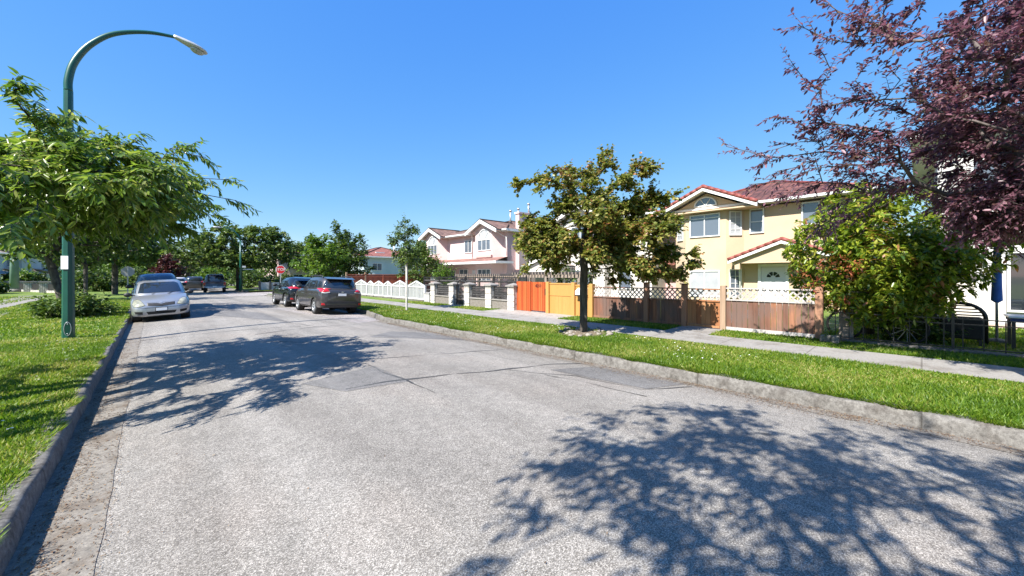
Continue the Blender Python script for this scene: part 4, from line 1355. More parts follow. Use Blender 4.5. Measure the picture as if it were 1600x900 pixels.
# ================================================================== cream house behind the maple
ch = thing('house', 'cream house with a red tile gable mostly hidden behind the maple tree', 'house', (25, 14.8, 0.2))
wall_poly(ch, [(20.9, 18.6), (33, 18.6), (33, 10.6), (20.9, 10.6)], .15, 5.15, M_CREAM)
m = MB(); m.prism([(20.2, 17.0, 4.9), (20.2, 15.1, 6.05), (20.2, 13.2, 4.9)], (2.5, 0, 0)); m.build('gable_wall', M_CREAM, ch)
m = MB(); m.box(20.2, 20.89, 13.3, 16.9, .15, 4.95); m.build('bay_wall', M_CREAM, ch)
gable_roof(ch, 15.1, 2.45, 5.2, 1.12, 19.75, 23.5, M_REDTILE, M_REDEDGE, board=.25)
hip_roof(ch, 20.4, 33.5, 10.1, 19.1, 5.3, 1.6, M_REDTILE, ridge_mat=M_REDEDGE)
F = Frame((20.2, 15.1, 0), (-1, 0)); window(ch, F, 0, 3.7, 1.5, 1.2, 2, 1); arch_window(ch, F, 0, 5.05, 1.2, .5, 2); window(ch, F, 0, .8, 1.5, 1.3, 2, 1)
F = Frame((20.9, 12, 0), (-1, 0)); window(ch, F, fa(11.8, F), 3.75, .8, 1.2, 1, 1, hbar=.5); window(ch, F, fa(17.8, F), 3.75, .7, 1.2, 1, 1, hbar=.5); window(ch, F, fa(12.3, F), .9, .9, 1.4, 1, 1)
m = MB(); F.box(m, fa(17.7, F) - .48, fa(17.7, F) + .48, .2, 2.2, .004, .05); m.build('door', M_WDOOR, ch)
gable_roof(ch, 17.4, 1.9, 2.35, .62, 19.0, 20.88, M_GREYTILE, M_TRIM, board=.16, name='porch_roof')
m = MB(); m.prism([(19.2, 19.1, 2.28), (19.2, 17.4, 2.8), (19.2, 15.7, 2.28)], (.8, 0, 0)); m.box(19.2, 20.15, 15.75, 19.05, 1.98, 2.27); m.build('porch_gable', M_CREAM, ch)
# wing in shadow between the two houses
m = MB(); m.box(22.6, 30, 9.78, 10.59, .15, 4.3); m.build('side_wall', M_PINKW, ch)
m = MB(); roof_face(m, [(22.2, 9.6, 4.32), (22.2, 10.59, 4.32), (23.4, 10.59, 4.9), (23.4, 9.6, 4.9)]); roof_face(m, [(21.6, 9.62, 2.3), (21.6, 10.59, 2.3), (22.59, 10.59, 2.75), (22.59, 9.62, 2.75)]); m.build('side_roof', M_REDTILE, ch)

# ================================================================== white house on the right
wh = thing('house', 'white stucco house at the right edge behind the plum tree', 'house', (20, -5, 0.25))
wall_poly(wh, [(16.5, -0.3), (27, -0.3), (27, -10.5), (16.5, -10.5)], .15, 5.6, M_WHITEW)
hip_roof(wh, 16.0, 27.5, -11, .25, 5.75, 1.9, M_REDTILE, ridge_mat=M_REDEDGE)
F = Frame((16.5, -3, 0), (-1, 0))
window(wh, F, fa(-2.15, F), .75, 1.25, 1.6, 2, 1, glass=M_GLASSD); window(wh, F, fa(-1.6, F), 3.7, 1.4, 1.2, 2, 1); window(wh, F, fa(-5, F), 3.7, 1.4, 1.2, 2, 1)
m = MB(); m.box(15.95, 16.49, -0.95, -0.32, .15, 1.62); pc = m.build('porch', surf('beige panel', (.62, .56, .50), (.68, .62, .55), 1, .8), wh)
m = MB(); m.box(15.85, 16.495, -1.02, -.25, 1.625, 1.72); m.build('porch_roof', surf('dark cap', (.06, .05, .05)), pc)
m = MB(); m.box(16.46, 16.495, -10.5, -.31, .16, .42); m.build('plinth', surf('pink base', (.50, .36, .30), (.58, .43, .36), 2), wh)
m = MB()
for k in range(7): m.box(15.35 + .0, 15.4, .05 + k * .12, .075 + k * .12, .3, 1.35)
m.box(15.34, 15.41, .02, .82, 1.352, 1.40); m.build('railing', surf('pink rail', (.45, .28, .25)), wh)

# ================================================================== blue grey house beyond the cross street
bh = thing('house', 'blue grey house with a rust red roof beyond the cross street', 'house', (24, 55, 0.2))
wall_poly(bh, [(20.2, 50), (28.6, 50), (28.6, 60), (20.2, 60)], .1, 4.2, M_GREYBLUE)
hip_roof(bh, 19.6, 29.2, 49.4, 60.6, 4.3, 1.55, M_RUSTTILE)
m = MB(); m.box(22.3, 23.5, 51.0, 51.9, 4.98, 5.12, Matrix.Translation((0, 0, -0.15))); m.build('skylight', M_TRIM, bh)
m = MB(); m.tube([(25.1, 51.4, 4.6), (25.1, 51.4, 6.1)], .09, 8); m.build('vent_pipe', M_TRIM, bh)
F = Frame((24, 50, 0), (0, -1)); window(bh, F, -2, 2.4, 1.3, 1.0, 2, 1); window(bh, F, 2, 2.4, 1.3, 1.0, 2, 1)
m = MB(); m.box(20.3, 28.4, 49.95, 49.998, 1.3, 1.95); m.build('trim_band', M_TRIM, bh)


# ================================================================== far houses
def far_house(label, x0, x1, y0, y1, h, rise, wm, rm, wins, low=None):
    t = thing('house', label, 'house', ((x0 + x1) / 2, (y0 + y1) / 2, .2))
    wall_poly(t, [(x0, y1), (x1, y1), (x1, y0), (x0, y0)], .1, h, wm)
    hip_roof(t, x0 - .5, x1 + .5, y0 - .5, y1 + .5, h + .1, rise, rm)
    for fx, fy, n, a, b, w, hh in wins:
        window(t, Frame((fx, fy, 0), n), a, b, w, hh, 2, 1, glass=M_GLASSD)
    if low:
        m = MB(); lx0, lx1, ly0, ly1, z0, z1 = low
        roof_face(m, [(lx1, ly0, z0), (lx1, ly1, z0), (lx0, ly1, z1), (lx0, ly0, z1)])
        roof_face(m, [(lx0, ly0 - .01, z0 - .1), (lx1, ly0 - .01, z0 - .1), (lx1, ly0 + .3, z0 + .05), (lx0, ly0 + .3, z1)])
        m.build('pent_roof', rm, t)
        m = MB(); m.box(lx1 - .3, lx1 - .1, ly0 + .2, ly0 + .45, .1, z0 - .02); m.box(lx1 - .3, lx1 - .1, ly1 - .45, ly1 - .2, .1, z0 - .02); m.build('porch_post', M_TRIM, t)
    return t


far_house('bluish white house with a brown porch roof far left across the verge', -22, -13.2, 76, 85, 4.4, 1.4, M_WHITEW, M_GREYTILE, [(-13.2, 78, (1, 0), 0, 2.8, 1.4, 1.0), (-13.2, 82.5, (1, 0), 0, 2.8, 1.4, 1.0), (-13.2, 80, (1, 0), 0, .8, 1.2, 1.2)], (-13.19, -10.9, 75.5, 85.5, 2.0, 2.6))
far_house('white gabled house with dark porch between the two left trees', -23, -13.0, 90, 101, 4.9, 1.3, M_WHITEW, M_GREYTILE, [(-13, 97, (1, 0), 0, 3.0, 1.4, 1.0), (-13, 93, (1, 0), 0, .9, 1.4, 1.2)], (-12.99, -10.5, 89.5, 101.5, 2.1, 2.8))
far_house('low grey house behind the left tree trunk', -22, -12.5, 106, 118, 4.4, 1.4, M_CREAM, M_GREYTILE, [(-12.5, 110, (1, 0), 0, 2.8, 1.4, 1.0), (-12.5, 115, (1, 0), 0, 2.8, 1.4, 1.0)])
far_house('bluish house at the left picture edge beyond the corner fence', -23, -13.4, 61, 71, 4.2, 1.4, M_GREYBLUE, M_GREYTILE, [(-13.4, 64, (1, 0), 0, 2.6, 1.4, 1.0), (-13.4, 68, (1, 0), 0, 2.6, 1.4, 1.0)], (-13.39, -11, 60.5, 71.5, 1.9, 2.5))
far_house('white house showing through the far corner tree', 12.5, 21, 60, 70, 4.6, 1.5, M_PALEPINK, M_BROWNTILE, [(14.5, 60, (0, -1), 0, 2.8, 1.3, 1.1), (18, 60, (0, -1), 0, 2.8, 1.3, 1.1), (15, 60, (0, -1), 0, .8, 1.3, 1.1)])


# ------------------------------------------------------------------ fences and walls
def board_mat(name, cols, grain=(0.55, 1.15), stain=None, rough=0.8):
    m, nt, b, out = new_mat(name)
    g = nt.nodes.new('ShaderNodeNewGeometry')
    v = coords(nt, (1, 1, 0.06))
    c = ramp(nt, g.outputs['Random Per Island'], cols)
    nz = noise(nt, v, 26, 5, 0.6)
    c = mixc(nt, 1.0, c, ramp(nt, nz, [(0.3, (grain[0],) * 3), (0.7, (grain[1],) * 3)]), 'MULTIPLY')
    if stain:
        st = noise(nt, coords(nt, (1, 1, 0.45)), 2.4, 4, 0.6)
        c = mixc(nt, ramp(nt, st, [(0.42, 0.0), (0.62, 0.85)]), c, stain)
    nt.links.new(c, b.inputs['Base Color'])
    b.inputs['Roughness'].default_value = rough
    bump(nt, b, nz, 0.4, 0.004)
    return m


M_OLDBOARD = board_mat('weathered boards', [(0.0, (0.12, 0.058, 0.038)), (0.5, (0.20, 0.085, 0.052)), (0.8, (0.26, 0.135, 0.09)), (1.0, (0.32, 0.13, 0.06))], stain=(0.13, 0.085, 0.07))
M_NEWBOARD = board_mat('orange cedar boards', [(0.0, (0.24, 0.085, 0.03)), (0.6, (0.32, 0.13, 0.05)), (1.0, (0.38, 0.19, 0.085))], (0.7, 1.1))
M_POST = board_mat('post wood', [(0.0, (0.28, 0.19, 0.125)), (1.0, (0.34, 0.235, 0.16))], (0.7, 1.1))
M_POST_O = board_mat('tan post wood', [(0.0, (0.28, 0.135, 0.08)), (1.0, (0.34, 0.18, 0.11))], (0.75, 1.1))
M_LATT = board_mat('grey lattice', [(0.0, (0.34, 0.31, 0.295)), (1.0, (0.46, 0.43, 0.415))], (0.75, 1.1))
M_REDGATE = board_mat('red orange boards', [(0.0, (0.33, 0.05, 0.012)), (0.5, (0.38, 0.068, 0.016)), (1.0, (0.42, 0.11, 0.028))], (0.85, 1.06), rough=0.5)
M_ORANGE = board_mat('orange paint', [(0.0, (0.42, 0.215, 0.06)), (1.0, (0.45, 0.235, 0.07))], (0.93, 1.03), rough=0.5)
M_RUST = board_mat('red brown boards', [(0.0, (0.24, 0.06, 0.035)), (1.0, (0.33, 0.09, 0.05))], (0.8, 1.1))
M_GREYWOOD = board_mat('silver grey wood', [(0.0, (0.20, 0.16, 0.13)), (1.0, (0.31, 0.255, 0.21))], (0.7, 1.1))

FX = 11.2


def gzf(y): return lawn_z(FX, y)


def lattice(mb, x, ya, yb, za, zb, sp=0.15, w=0.034, t=0.008):
    """crossed diagonal slats clipped to the panel"""
    for s in (1, -1):
        L = (yb - ya) + (zb - za)
        n = int(L / sp) + 2
        for k in range(n):
            c = ya - (zb - za) + k * sp
            # line y = c + (z-za) for s=1 ; y = yb - (c-ya) - (z-za) for s=-1
            pts = []
            for z in (za, zb):
                pts.append([c + (z - za), z])
            (y0, z0), (y1, z1) = pts
            if y1 <= ya or y0 >= yb: continue
            if y0 < ya: z0 += ya - y0; y0 = ya
            if y1 > yb: z1 -= y1 - yb; y1 = yb
            if z1 - z0 < 0.02: continue
            if s < 0: y0, y1 = ya + yb - y0, ya + yb - y1
            xx = x + (t * 0.55 if s > 0 else -t * 0.55)
            dy, dz = y1 - y0, z1 - z0
            ln = math.hypot(dy, dz); ny, nz = -dz / ln * w / 2, dy / ln * w / 2
            mb.prism([(xx - t / 2, y0 + ny, z0 + nz), (xx - t / 2, y1 + ny, z1 + nz), (xx - t / 2, y1 - ny, z1 - nz), (xx - t / 2, y0 - ny, z0 - nz)], (t, 0, 0))
    return mb


def boards(mb, x, ya, yb, za, zb, w=0.135, gap=0.004, th=0.02, jitter=0.004, slope=0.0):
    n = max(1, round(abs(yb - ya) / w)); w = (yb - ya) / n
    for k in range(n):
        j = random.uniform(-jitter, jitter)
        mb.box(x - th / 2 + j, x + th / 2 + j, ya + k * w + gap / 2, ya + (k + 1) * w - gap / 2, za, zb + random.uniform(-.003, .003))
    return mb


# ---- weathered wooden fence with lattice top
wf = thing('wooden_fence', 'weathered brown board fence with a grey lattice top in front of the yellow house', 'fence', (FX, 4.7, gzf(4.7)))
for ya, yb, top, lat in ((5.92, 7.80, 1.33, 1.00), (4.76, 5.78, 1.35, 1.02), (1.70, 3.58, 1.385, 1.08)):
    g = gzf(ya)
    boards(MB(), FX, ya, yb, g + 0.10, lat - .035, 0.125, .008, .02, .006).build('board_panel', M_OLDBOARD, wf)
    m = MB(); m.box(FX - .04, FX + .04, ya, yb, lat - .033, lat); m.box(FX - .045, FX + .045, ya, yb, top - .03, top); m.box(FX - .03, FX + .03, ya, yb, g + .0, g + .098)
    m.build('rail', M_LATT if ya < 3 else M_OLDBOARD, wf)
    lattice(MB(), FX, ya + .01, yb - .01, lat + .002, top - .032).build('lattice', M_LATT, wf)
for y, top, mt, cap in ((5.85, 1.47, M_POST_O, True), (4.685, 1.45, M_POST_O, True), (3.65, 1.44, M_POST, False), (1.62, 1.45, M_POST_O, False)):
    g = gzf(y)
    m = MB(); m.box(FX - .075, FX + .075, y - .07, y + .07, g - .05, top)
    o = m.build('post', mt, wf, bevel=.008)
    if cap:
        m = MB(); m.box(FX - .095, FX + .095, y - .09, y + .09, top + .001, top + .03); m.build('post_cap', M_OLDBOARD, o)
m = boards(MB(), FX, 3.735, 4.60, gzf(4) + .10, 0.99, .12); gt = m.build('gate', M_NEWBOARD, wf)
m = MB(); m.box(FX - .04, FX + .04, 3.735, 4.60, .992, 1.03); m.box(FX - .045, FX + .045, 3.735, 4.60, 1.315, 1.345); m.box(FX - .045, FX - .012, 3.735, 4.60, gzf(4) + .03, gzf(4) + .098); m.build('gate_rail', M_NEWBOARD, gt)
lattice(MB(), FX, 3.74, 4.595, 1.032, 1.313).build('gate_lattice', M_LATT, gt)

# ---- orange fence and red gate
of = thing('orange_fence', 'bright orange painted board fence with square posts beside the red gate', 'fence', (FX, 8.9, gzf(9)))
g = gzf(9)
m = MB()
for y, top in ((9.90, 1.47), (8.66, 1.46), (7.90, 1.42)): m.box(FX - .09, FX + .09, y - .07, y + .07, g - .1, top)
m = MB()
for y, top in ((9.90, 1.47), (8.66, 1.46), (7.885, 1.42)):
    MB().box(FX - .09, FX + .09, y - .075, y + .075, g - .1, top).build('post', M_ORANGE, of, bevel=.006)
for ya, yb, top in ((8.737, 9.823, 1.41), (7.962, 8.583, 1.36)):
    boards(MB(), FX, ya, yb, g - .02, .95, .11, .002, .02, .001).build('board_panel', M_ORANGE, of)
    m = MB(); m.box(FX - .011, FX + .011, ya, yb, .952, top - .03); m.build('upper_panel', M_ORANGE, of)
    m = MB(); m.box(FX - .03, FX + .03, ya, yb, top - .028, top + .02); m.box(FX - .026, FX - .0125, ya, yb, .945, .975); m.build('rail', M_ORANGE, of)
rg_ = thing('red_gate', 'tall red orange board gate with a house number between stone pillar and orange fence', 'gate', (FX, 10.8, gzf(10.8)))
boards(MB(), FX, 10.88, 11.68, g + .02, 1.47, .1, .014, .024, .009).build('leaf', M_REDGATE, rg_)
lf = boards(MB(), FX, 9.99, 10.83, g + .06, 1.455, .1, .014, .024, .009).build('leaf', M_REDGATE, rg_)
MB().box(FX - .045, FX + .045, 10.835, 10.875, g - .05, 1.48).build('post', M_REDGATE, rg_)
m = MB(); m.box(FX - .035, FX - .015, 10.0, 10.06, .95, 1.2); m.build('handle', M_IRON, lf)
m = MB(); text_into(m, '4250', .17, (FX - .016, 10.42, 1.30), (0, -1, 0), (0, 0, 1), (-1, 0, 0), .008); m.build('number', surf('faded dark red', (.12, .02, .01)), lf)
mbx = thing('mailbox', 'white mailbox hung on the orange fence behind the maple trunk', 'mailbox', (FX - .1, 8.25, 1.1))
m = MB(); m.prism([(FX - .012, 8.05, 1.02), (FX - .20, 8.05, 1.02), (FX - .20, 8.05, 1.16), (FX - .012, 8.05, 1.27)], (0, .42, 0)); m.build('box', M_TRIM, mbx, bevel=.01)
m = MB(); m.box(FX - .21, FX - .012, 8.04, 8.48, .985, 1.017); m.build('base', M_IRON, mbx)

# ---- stone wall with ironwork
m_, nt, b, out = new_mat('pale stone')
v = coords(nt)
br = nt.nodes.new('ShaderNodeTexBrick')
mp = nt.nodes.new('ShaderNodeMapping'); mp.inputs['Rotation'].default_value = (R(90), 0, R(90))
tc = nt.nodes.new('ShaderNodeTexCoord'); nt.links.new(tc.outputs['Object'], mp.inputs[0]); nt.links.new(mp.outputs[0], br.inputs['Vector'])
br.inputs['Color1'].default_value = (.46, .43, .395, 1); br.inputs['Color2'].default_value = (.64, .615, .575, 1); br.inputs['Mortar'].default_value = (.20, .18, .16, 1)
br.inputs['Scale'].default_value = 1.0; br.inputs['Mortar Size'].default_value = .014; br.inputs['Brick Width'].default_value = .26; br.inputs['Row Height'].default_value = .13
cc = mixc(nt, 1.0, br.outputs[0], ramp(nt, noise(nt, v, 14, 5, .7), [(.25, (.55, .53, .5)), (.65, (1.08, 1.08, 1.08))]), 'MULTIPLY')
nt.links.new(cc, b.inputs['Base Color']); b.inputs['Roughness'].default_value = .85
bump(nt, b, noise(nt, v, 14, 5, .7), .7, .02)
M_STONE = m_
sw = thing('stone_wall', 'pale stone garden wall with pillars and black ironwork before the pink house', 'wall', (FX, 15, gzf(15)))
ys = [11.86, 13.35, 14.98, 16.28, 18.05]


def scroll_panel(name, ya, yb, za, zb, par, x=FX):
    m = MB()
    for z in (za, zb): m.box(x - .02, x + .02, ya, yb, z - .022, z + .022)
    n = max(2, round((yb - ya) / .085))
    for k in range(n + 1):
        y = ya + (yb - ya) * k / n
        m.box(x - .008, x + .008, y - .008, y + .008, za + .015, zb - .015)
    for k in range(n):
        y = ya + (yb - ya) * (k + .5) / n
        for zc, rr in ((za + (zb - za) * .18, .045), (za + (zb - za) * .40, .05), (za + (zb - za) * .62, .05), (za + (zb - za) * .84, .045)):
            path = [(x, y + rr * (1 - .09 * i / 2) * math.cos(i * .7), zc + rr * (1 - .06 * i) * math.sin(i * .7)) for i in range(12)]
            m.tube(path, .019, 4, smooth=False)
    return m.build(name, M_IRON, par)


for y in ys:
    g = gzf(y)
    m = MB(); m.box(FX - .2, FX + .2, y - .2, y + .2, g - .1, 1.24); p = m.build('pillar', M_STONE, sw, bevel=.012)
    m = MB(); m.box(FX - .26, FX + .26, y - .26, y + .26, 1.242, 1.30)
    a = [(FX - .24, y - .24, 1.302), (FX + .24, y - .24, 1.302), (FX + .24, y + .24, 1.302), (FX - .24, y + .24, 1.302)]; tp = (FX, y, 1.40)
    for k in range(4): m.face([a[k], a[(k + 1) % 4], tp])
    m.build('cap', M_WALK, p)
for ya, yb in ((12.07, 13.14), (13.56, 14.77), (16.49, 17.84)):
    g = gzf(ya)
    m = MB(); m.box(FX - .13, FX + .13, ya, yb, g - .1, .62); w_ = m.build('low_wall', M_STONE, sw)
    m = MB(); m.box(FX - .17, FX + .17, ya, yb, .622, .675); m.build('coping', M_WALK, w_)
    scroll_panel('iron_panel', ya + .01, yb - .01, .70, 1.2, sw)
m = MB(); ya, yb = 15.2, 16.06; g = gzf(15.5)
for y in (ya + .02, yb - .02): m.box(FX - .02, FX + .02, y - .02, y + .02, g + .02, 1.2)
m.box(FX - .015, FX + .015, ya + .04, yb - .04, g + .05, g + .09); m.box(FX - .012, FX + .012, ya + .04, yb - .04, .70, .73)
yc = (ya + yb) / 2
m.tube([(FX, yc + .41 * math.cos(PI * k / 14), 1.2 + .3 * math.sin(PI * k / 14)) for k in range(15)], .018, 6)
for k in range(7):
    y = ya + .09 + (yb - ya - .18) * k / 6
    m.box(FX - .009, FX + .009, y - .009, y + .009, g + .09, 1.2 + .29 * math.sqrt(max(0, 1 - ((y - yc) / .42) ** 2)))
m.box(FX - .006, FX + .006, ya + .04, yb - .04, g + .09, .5)
m.build('gate', M_IRON, sw)
# tall black trellis behind the wall
ts = thing('iron_trellis', 'tall black lattice screen standing behind the stone wall', 'trellis', (12.0, 17, gzf(17)))
for ya, yb in ((11.9, 14.1), (14.1, 16.4), (16.4, 18.9), (18.9, 20.6)):
    scroll_panel('panel', ya + .03, yb - .03, .35, 1.62, ts, 12.0)
for y in (11.9, 14.1, 16.4, 18.9, 20.6): MB().box(11.97, 12.03, y - .03, y + .03, .2, 1.68).build('post', M_IRON, ts)
eb = thing('utility_box', 'grey metal service box at the left end of the stone wall', 'box', (11.3, 18.75, gzf(18.7)))
MB().box(11.05, 11.5, 18.45, 19.0, .2, .72).build('cabinet', surf('grey box', (.34, .33, .32), (.42, .41, .40), 5, .6), eb, bevel=.02)
MB().box(11.02, 11.53, 18.42, 19.03, .722, .76).build('lid', surf('grey box', (.34, .33, .32)), eb)


# ---- pergolas
def pergola(label, x0, x1, y0, y1, z, n):
    t = thing('pergola', label, 'pergola', ((x0 + x1) / 2, (y0 + y1) / 2, .25))
    for x in (x0 + .1, x1 - .1):
        m = MB(); m.box(x - .03, x + .03, y0, y1, z, z + .13); m.build('beam', M_GREYWOOD, t)
    for k in range(n):
        y = y0 + .08 + (y1 - y0 - .16) * k / (n - 1)
        m = MB(); m.box(x0 - .12, x1 + .12, y - .022, y + .022, z + .132, z + .24); m.build('rafter', M_GREYWOOD, t)
    for x in (x0 + .1, x1 - .1):
        for y in (y0 + .25, (y0 + y1) / 2, y1 - .25):
            m = MB(); m.box(x - .06, x + .06, y - .06, y + .06, .2, z - .002); m.build('post', M_GREYWOOD, t)
    return t


pergola('grey timber pergola behind the stone wall', 12.6, 13.8, 14.2, 18.1, 1.56, 24)
pergola('grey timber pergola behind the red gate and orange fence', 12.6, 13.6, 9.3, 13.4, 1.62, 22)

# ---- white pointed fence
M_PLASTIC = surf('white fence paint', (.52, .52, .51), (.58, .58, .57), 6, .5)
M_INFILL = surf('clear infill', (.17, .185, .19), (.25, .26, .265), 5, .35)
pf = thing('white_fence', 'white fence of pointed panels on a low kerb left of the stone wall', 'fence', (FX, 23.5, gzf(23)))
def yu(u, X=FX):
    t = (u - 800) / 600
    return X * (0.73 - 0.683 * t) / (0.683 + 0.73 * t)
ee = [yu(u) for u in (664, 638, 612.5, 599.6, 584, 574, 555.5)]
for a, b_ in zip(ee[:-1], ee[1:]):
    g = gzf(a); pk = 1.42 if b_ - a > 1.6 else 1.36; sh = 1.08
    m = MB(); m.box(FX - .05, FX + .05, a, b_, g - .1, .34); m.build('kerb_wall', M_KERB, pf)
    m = MB()
    m.box(FX - .03, FX + .03, a + .05, b_ - .05, .342, .41); m.box(FX - .03, FX + .03, a + .05, b_ - .05, sh - .05, sh)
    mid = (a + b_) / 2
    for p, q in (((a + .05, sh + .001), (mid, pk - .07)), ((mid, pk - .07), (b_ - .05, sh + .001))):
        m.prism([(FX - .03, p[0], p[1]), (FX - .03, q[0], q[1]), (FX - .03, q[0], q[1] + .075), (FX - .03, p[0], p[1] + .075)], (.06, 0, 0))
    m.box(FX - .015, FX + .015, mid - .03, mid + .03, .41, pk - .06)
    n = max(3, int((b_ - a) / .16))
    for k in range(1, n):
        y = a + .05 + (b_ - a - .1) * k / n
        zt = sh + (pk - .07 - sh) * (1 - abs(y - mid) / ((b_ - a) / 2))
        m.box(FX - .012, FX + .012, y - .02, y + .02, .41, zt)
    fr_ = m.build('panel', M_PLASTIC, pf)
    m = MB(); m.prism([(FX + .016, a + .05, .40), (FX + .016, b_ - .05, .40), (FX + .016, b_ - .05, sh), (FX + .016, mid, pk - .04), (FX + .016, a + .05, sh)], (.008, 0, 0)); m.build('infill', M_INFILL, fr_)
for y in ee:
    m = MB(); m.box(FX - .05, FX + .05, y - .05, y + .05, gzf(y) - .1, 1.14); m.build('post', M_PLASTIC, pf)

# ---- red-brown fence at the side of the corner lot
rf_ = thing('board_fence', 'red brown board fence with pale posts behind the white pointed fence', 'fence', (15, 32, gzf(32)))
for k in range(5):
    xa, xb = 11.5 + k * 1.55, 11.5 + (k + 1) * 1.55
    m = MB()
    n = 11
    for i in range(n): m.box(xa + .06 + (xb - xa - .12) * i / n, xa + .055 + (xb - xa - .12) * (i + 1) / n, 31.99, 32.01, .3, 1.78)
    m.build('board_panel', M_RUST, rf_)
    m = MB(); m.box(xa + .06, xb - .06, 31.955, 31.985, 1.6, 1.7); m.box(xa + .06, xb - .06, 31.955, 31.985, .5, .6); m.box(xa, xb, 31.94, 32.06, 1.79, 1.84); m.build('rail', M_RUST, rf_)
for k in range(6):
    x = 11.5 + k * 1.55
    MB().box(x - .055, x + .055, 31.94, 32.05, .2, 2.0 if k < 2 else 1.78).build('post', M_POST if k < 2 else M_RUST, rf_)

# ---- grey panel fence across the cross street
dk = thing('panel_fence', 'grey panel fence with dark posts across the cross street', 'fence', (10, 47, .2))
M_PANEL = surf('grey panel', (.30, .31, .33), (.42, .43, .45), 1.5, .6)
for k in range(7):
    x = 8.1 + k * .95
    MB().box(x + .11, x + .84, 46.98, 47.02, .25, 1.02).build('panel', M_PANEL, dk)
    MB().box(x - .1, x + .1, 46.92, 47.08, .1, 1.15).build('post', surf('dark post', (.05, .05, .055)), dk)

# ---- low corner fence at the left
cf = thing('corner_fence', 'low stone corner fence with dark panels across the verge on the left', 'fence', (-8, 56, .2))
A_, B_ = Vector((-10.9, 62.5)), Vector((-5.6, 50.2))
for k in range(5):
    p = A_.lerp(B_, k / 4)
    m = MB(); m.box(p.x - .35, p.x + .35, p.y - .4, p.y + .4, .1, 1.1); q = m.build('pillar', M_STONE, cf)
    m = MB(); m.box(p.x - .42, p.x + .42, p.y - .47, p.y + .47, 1.102, 1.2); m.build('cap', M_WALK, q)
    if k < 4:
        q0, q1 = A_.lerp(B_, (k + .13) / 4), A_.lerp(B_, (k + .87) / 4)
        nrm = Vector((-(q1 - q0).y, (q1 - q0).x)).normalized() * .06
        for z0, z1, mt, nm in ((.1, .4, M_STONE, 'low_wall'), (.45, 1.0, M_IRON, 'iron_panel')):
            s = nrm * (2 if nm == 'low_wall' else .5)
            m = MB(); m.prism([(q0.x - s.x, q0.y - s.y, z0), (q1.x - s.x, q1.y - s.y, z0), (q1.x + s.x, q1.y + s.y, z0), (q0.x + s.x, q0.y + s.y, z0)], (0, 0, z1 - z0)); m.build(nm, mt, cf)

# ---- low iron railing of the right-hand yard
ir = thing('iron_fence', 'low black iron railing in front of the shaded yard under the plum tree', 'fence', (FX, -0.5, gzf(0)))
for k, (ya, yb) in enumerate(((-4.4, -2.4), (-2.4, -.4), (-.4, 1.45))):
    m = MB(); g = gzf(0)
    for z in (.34, .78, .88): m.box(FX - .012, FX + .012, ya, yb, z - .01, z + .01)
    n = 8
    for i in range(n): y = ya + (yb - ya) * (i + .5) / n; m.box(FX - .008, FX + .008, y - .008, y + .008, .30, .865)
    m.build('panel', M_IRON, ir)
    MB().box(FX - .02, FX + .02, ya - .02, ya + .02, .15, .98).build('post', M_IRON, ir)
m = MB(); m.box(FX - .12, FX + .12, -4.4, 1.5, .1, .30); m.build('footing', M_KERB, ir)

# ------------------------------------------------------------------ street furniture
M_GREEN = surf('green lamp paint', (0.002, 0.06, 0.042), (0.003, 0.075, 0.052), 3, 0.35, spec=0.6)
M_LAMPGREY = surf('lamp head metal', (.42, .42, .43), (.50, .50, .51), 8, .45, metal=.3)
lx, ly = -1.5, 14.2
lz = zl(lx, ly)
sl = thing('street_lamp', 'tall green street lamp with a curved arm beside the left kerb', 'street lamp', (lx, ly, lz))
m = MB(); m.tube([(lx, ly, lz - .05), (lx, ly, lz + .02), (lx, ly, 3.4), (lx, ly, 6.2)], [.112, .112, .098, .082], 8, smooth=False); m.build('pole', M_GREEN, sl)
m = MB()
ctrl = [(-1.5, 6.2), (-1.5, 6.45), (-1.43, 6.85), (-1.27, 7.25), (-1.06, 7.58), (-.78, 7.88), (-.42, 8.10), (.0, 8.26), (.46, 8.34)]
cs = crom([(x, z, q) for (x, z), q in zip(ctrl, (.080, .078, .074, .070, .064, .058, .052, .046, .040))], 5)
m.tube([(c_[0], ly, c_[1]) for c_ in cs], [c_[2] for c_ in cs], 14); m.build('arm', M_GREEN, sl)
m = MB()
ax = Vector((.74, 0, -.20)).normalized(); up_ = Vector((.26, 0, .965)).normalized(); sd = Vector((0, 1, 0)); o0 = Vector((.42, ly, 8.35))
prof = [(0, .05, .05, .05), (.06, .07, .07, .06), (.22, .11, .085, .075), (.42, .165, .085, .08), (.60, .175, .07, .065), (.72, .13, .045, .04), (.77, .04, .015, .01)]
ringn = 16; vs = []; fs = []
for s, w, hu, hd in prof:
    for k in range(ringn):
        a = 2 * PI * k / ringn
        vs.append(o0 + ax * s + sd * w * math.cos(a) + up_ * (hu if math.sin(a) > 0 else hd * .8) * math.sin(a))
for i in range(len(prof) - 1):
    for k in range(ringn): fs.append((i * ringn + k, i * ringn + (k + 1) % ringn, (i + 1) * ringn + (k + 1) % ringn, (i + 1) * ringn + k))
m.add(vs, fs, True); m.f.append(tuple(range(ringn))[::-1]); m.f.append(tuple((len(prof) - 1) * ringn + k for k in range(ringn)))
hd_ = m.build('lamp_head', M_LAMPGREY, sl)
m = MB(); c0 = o0 + ax * .54 - up_ * .055
vs = []; fs = []
for i in range(6):
    t = PI / 2 * i / 5
    for k in range(14):
        a = 2 * PI * k / 14
        vs.append(c0 + ax * .17 * math.cos(t) * math.cos(a) + sd * .125 * math.cos(t) * math.sin(a) - up_ * .10 * math.sin(t))
for i in range(5):
    for k in range(14): fs.append((i * 14 + k, i * 14 + (k + 1) % 14, (i + 1) * 14 + (k + 1) % 14, (i + 1) * 14 + k))
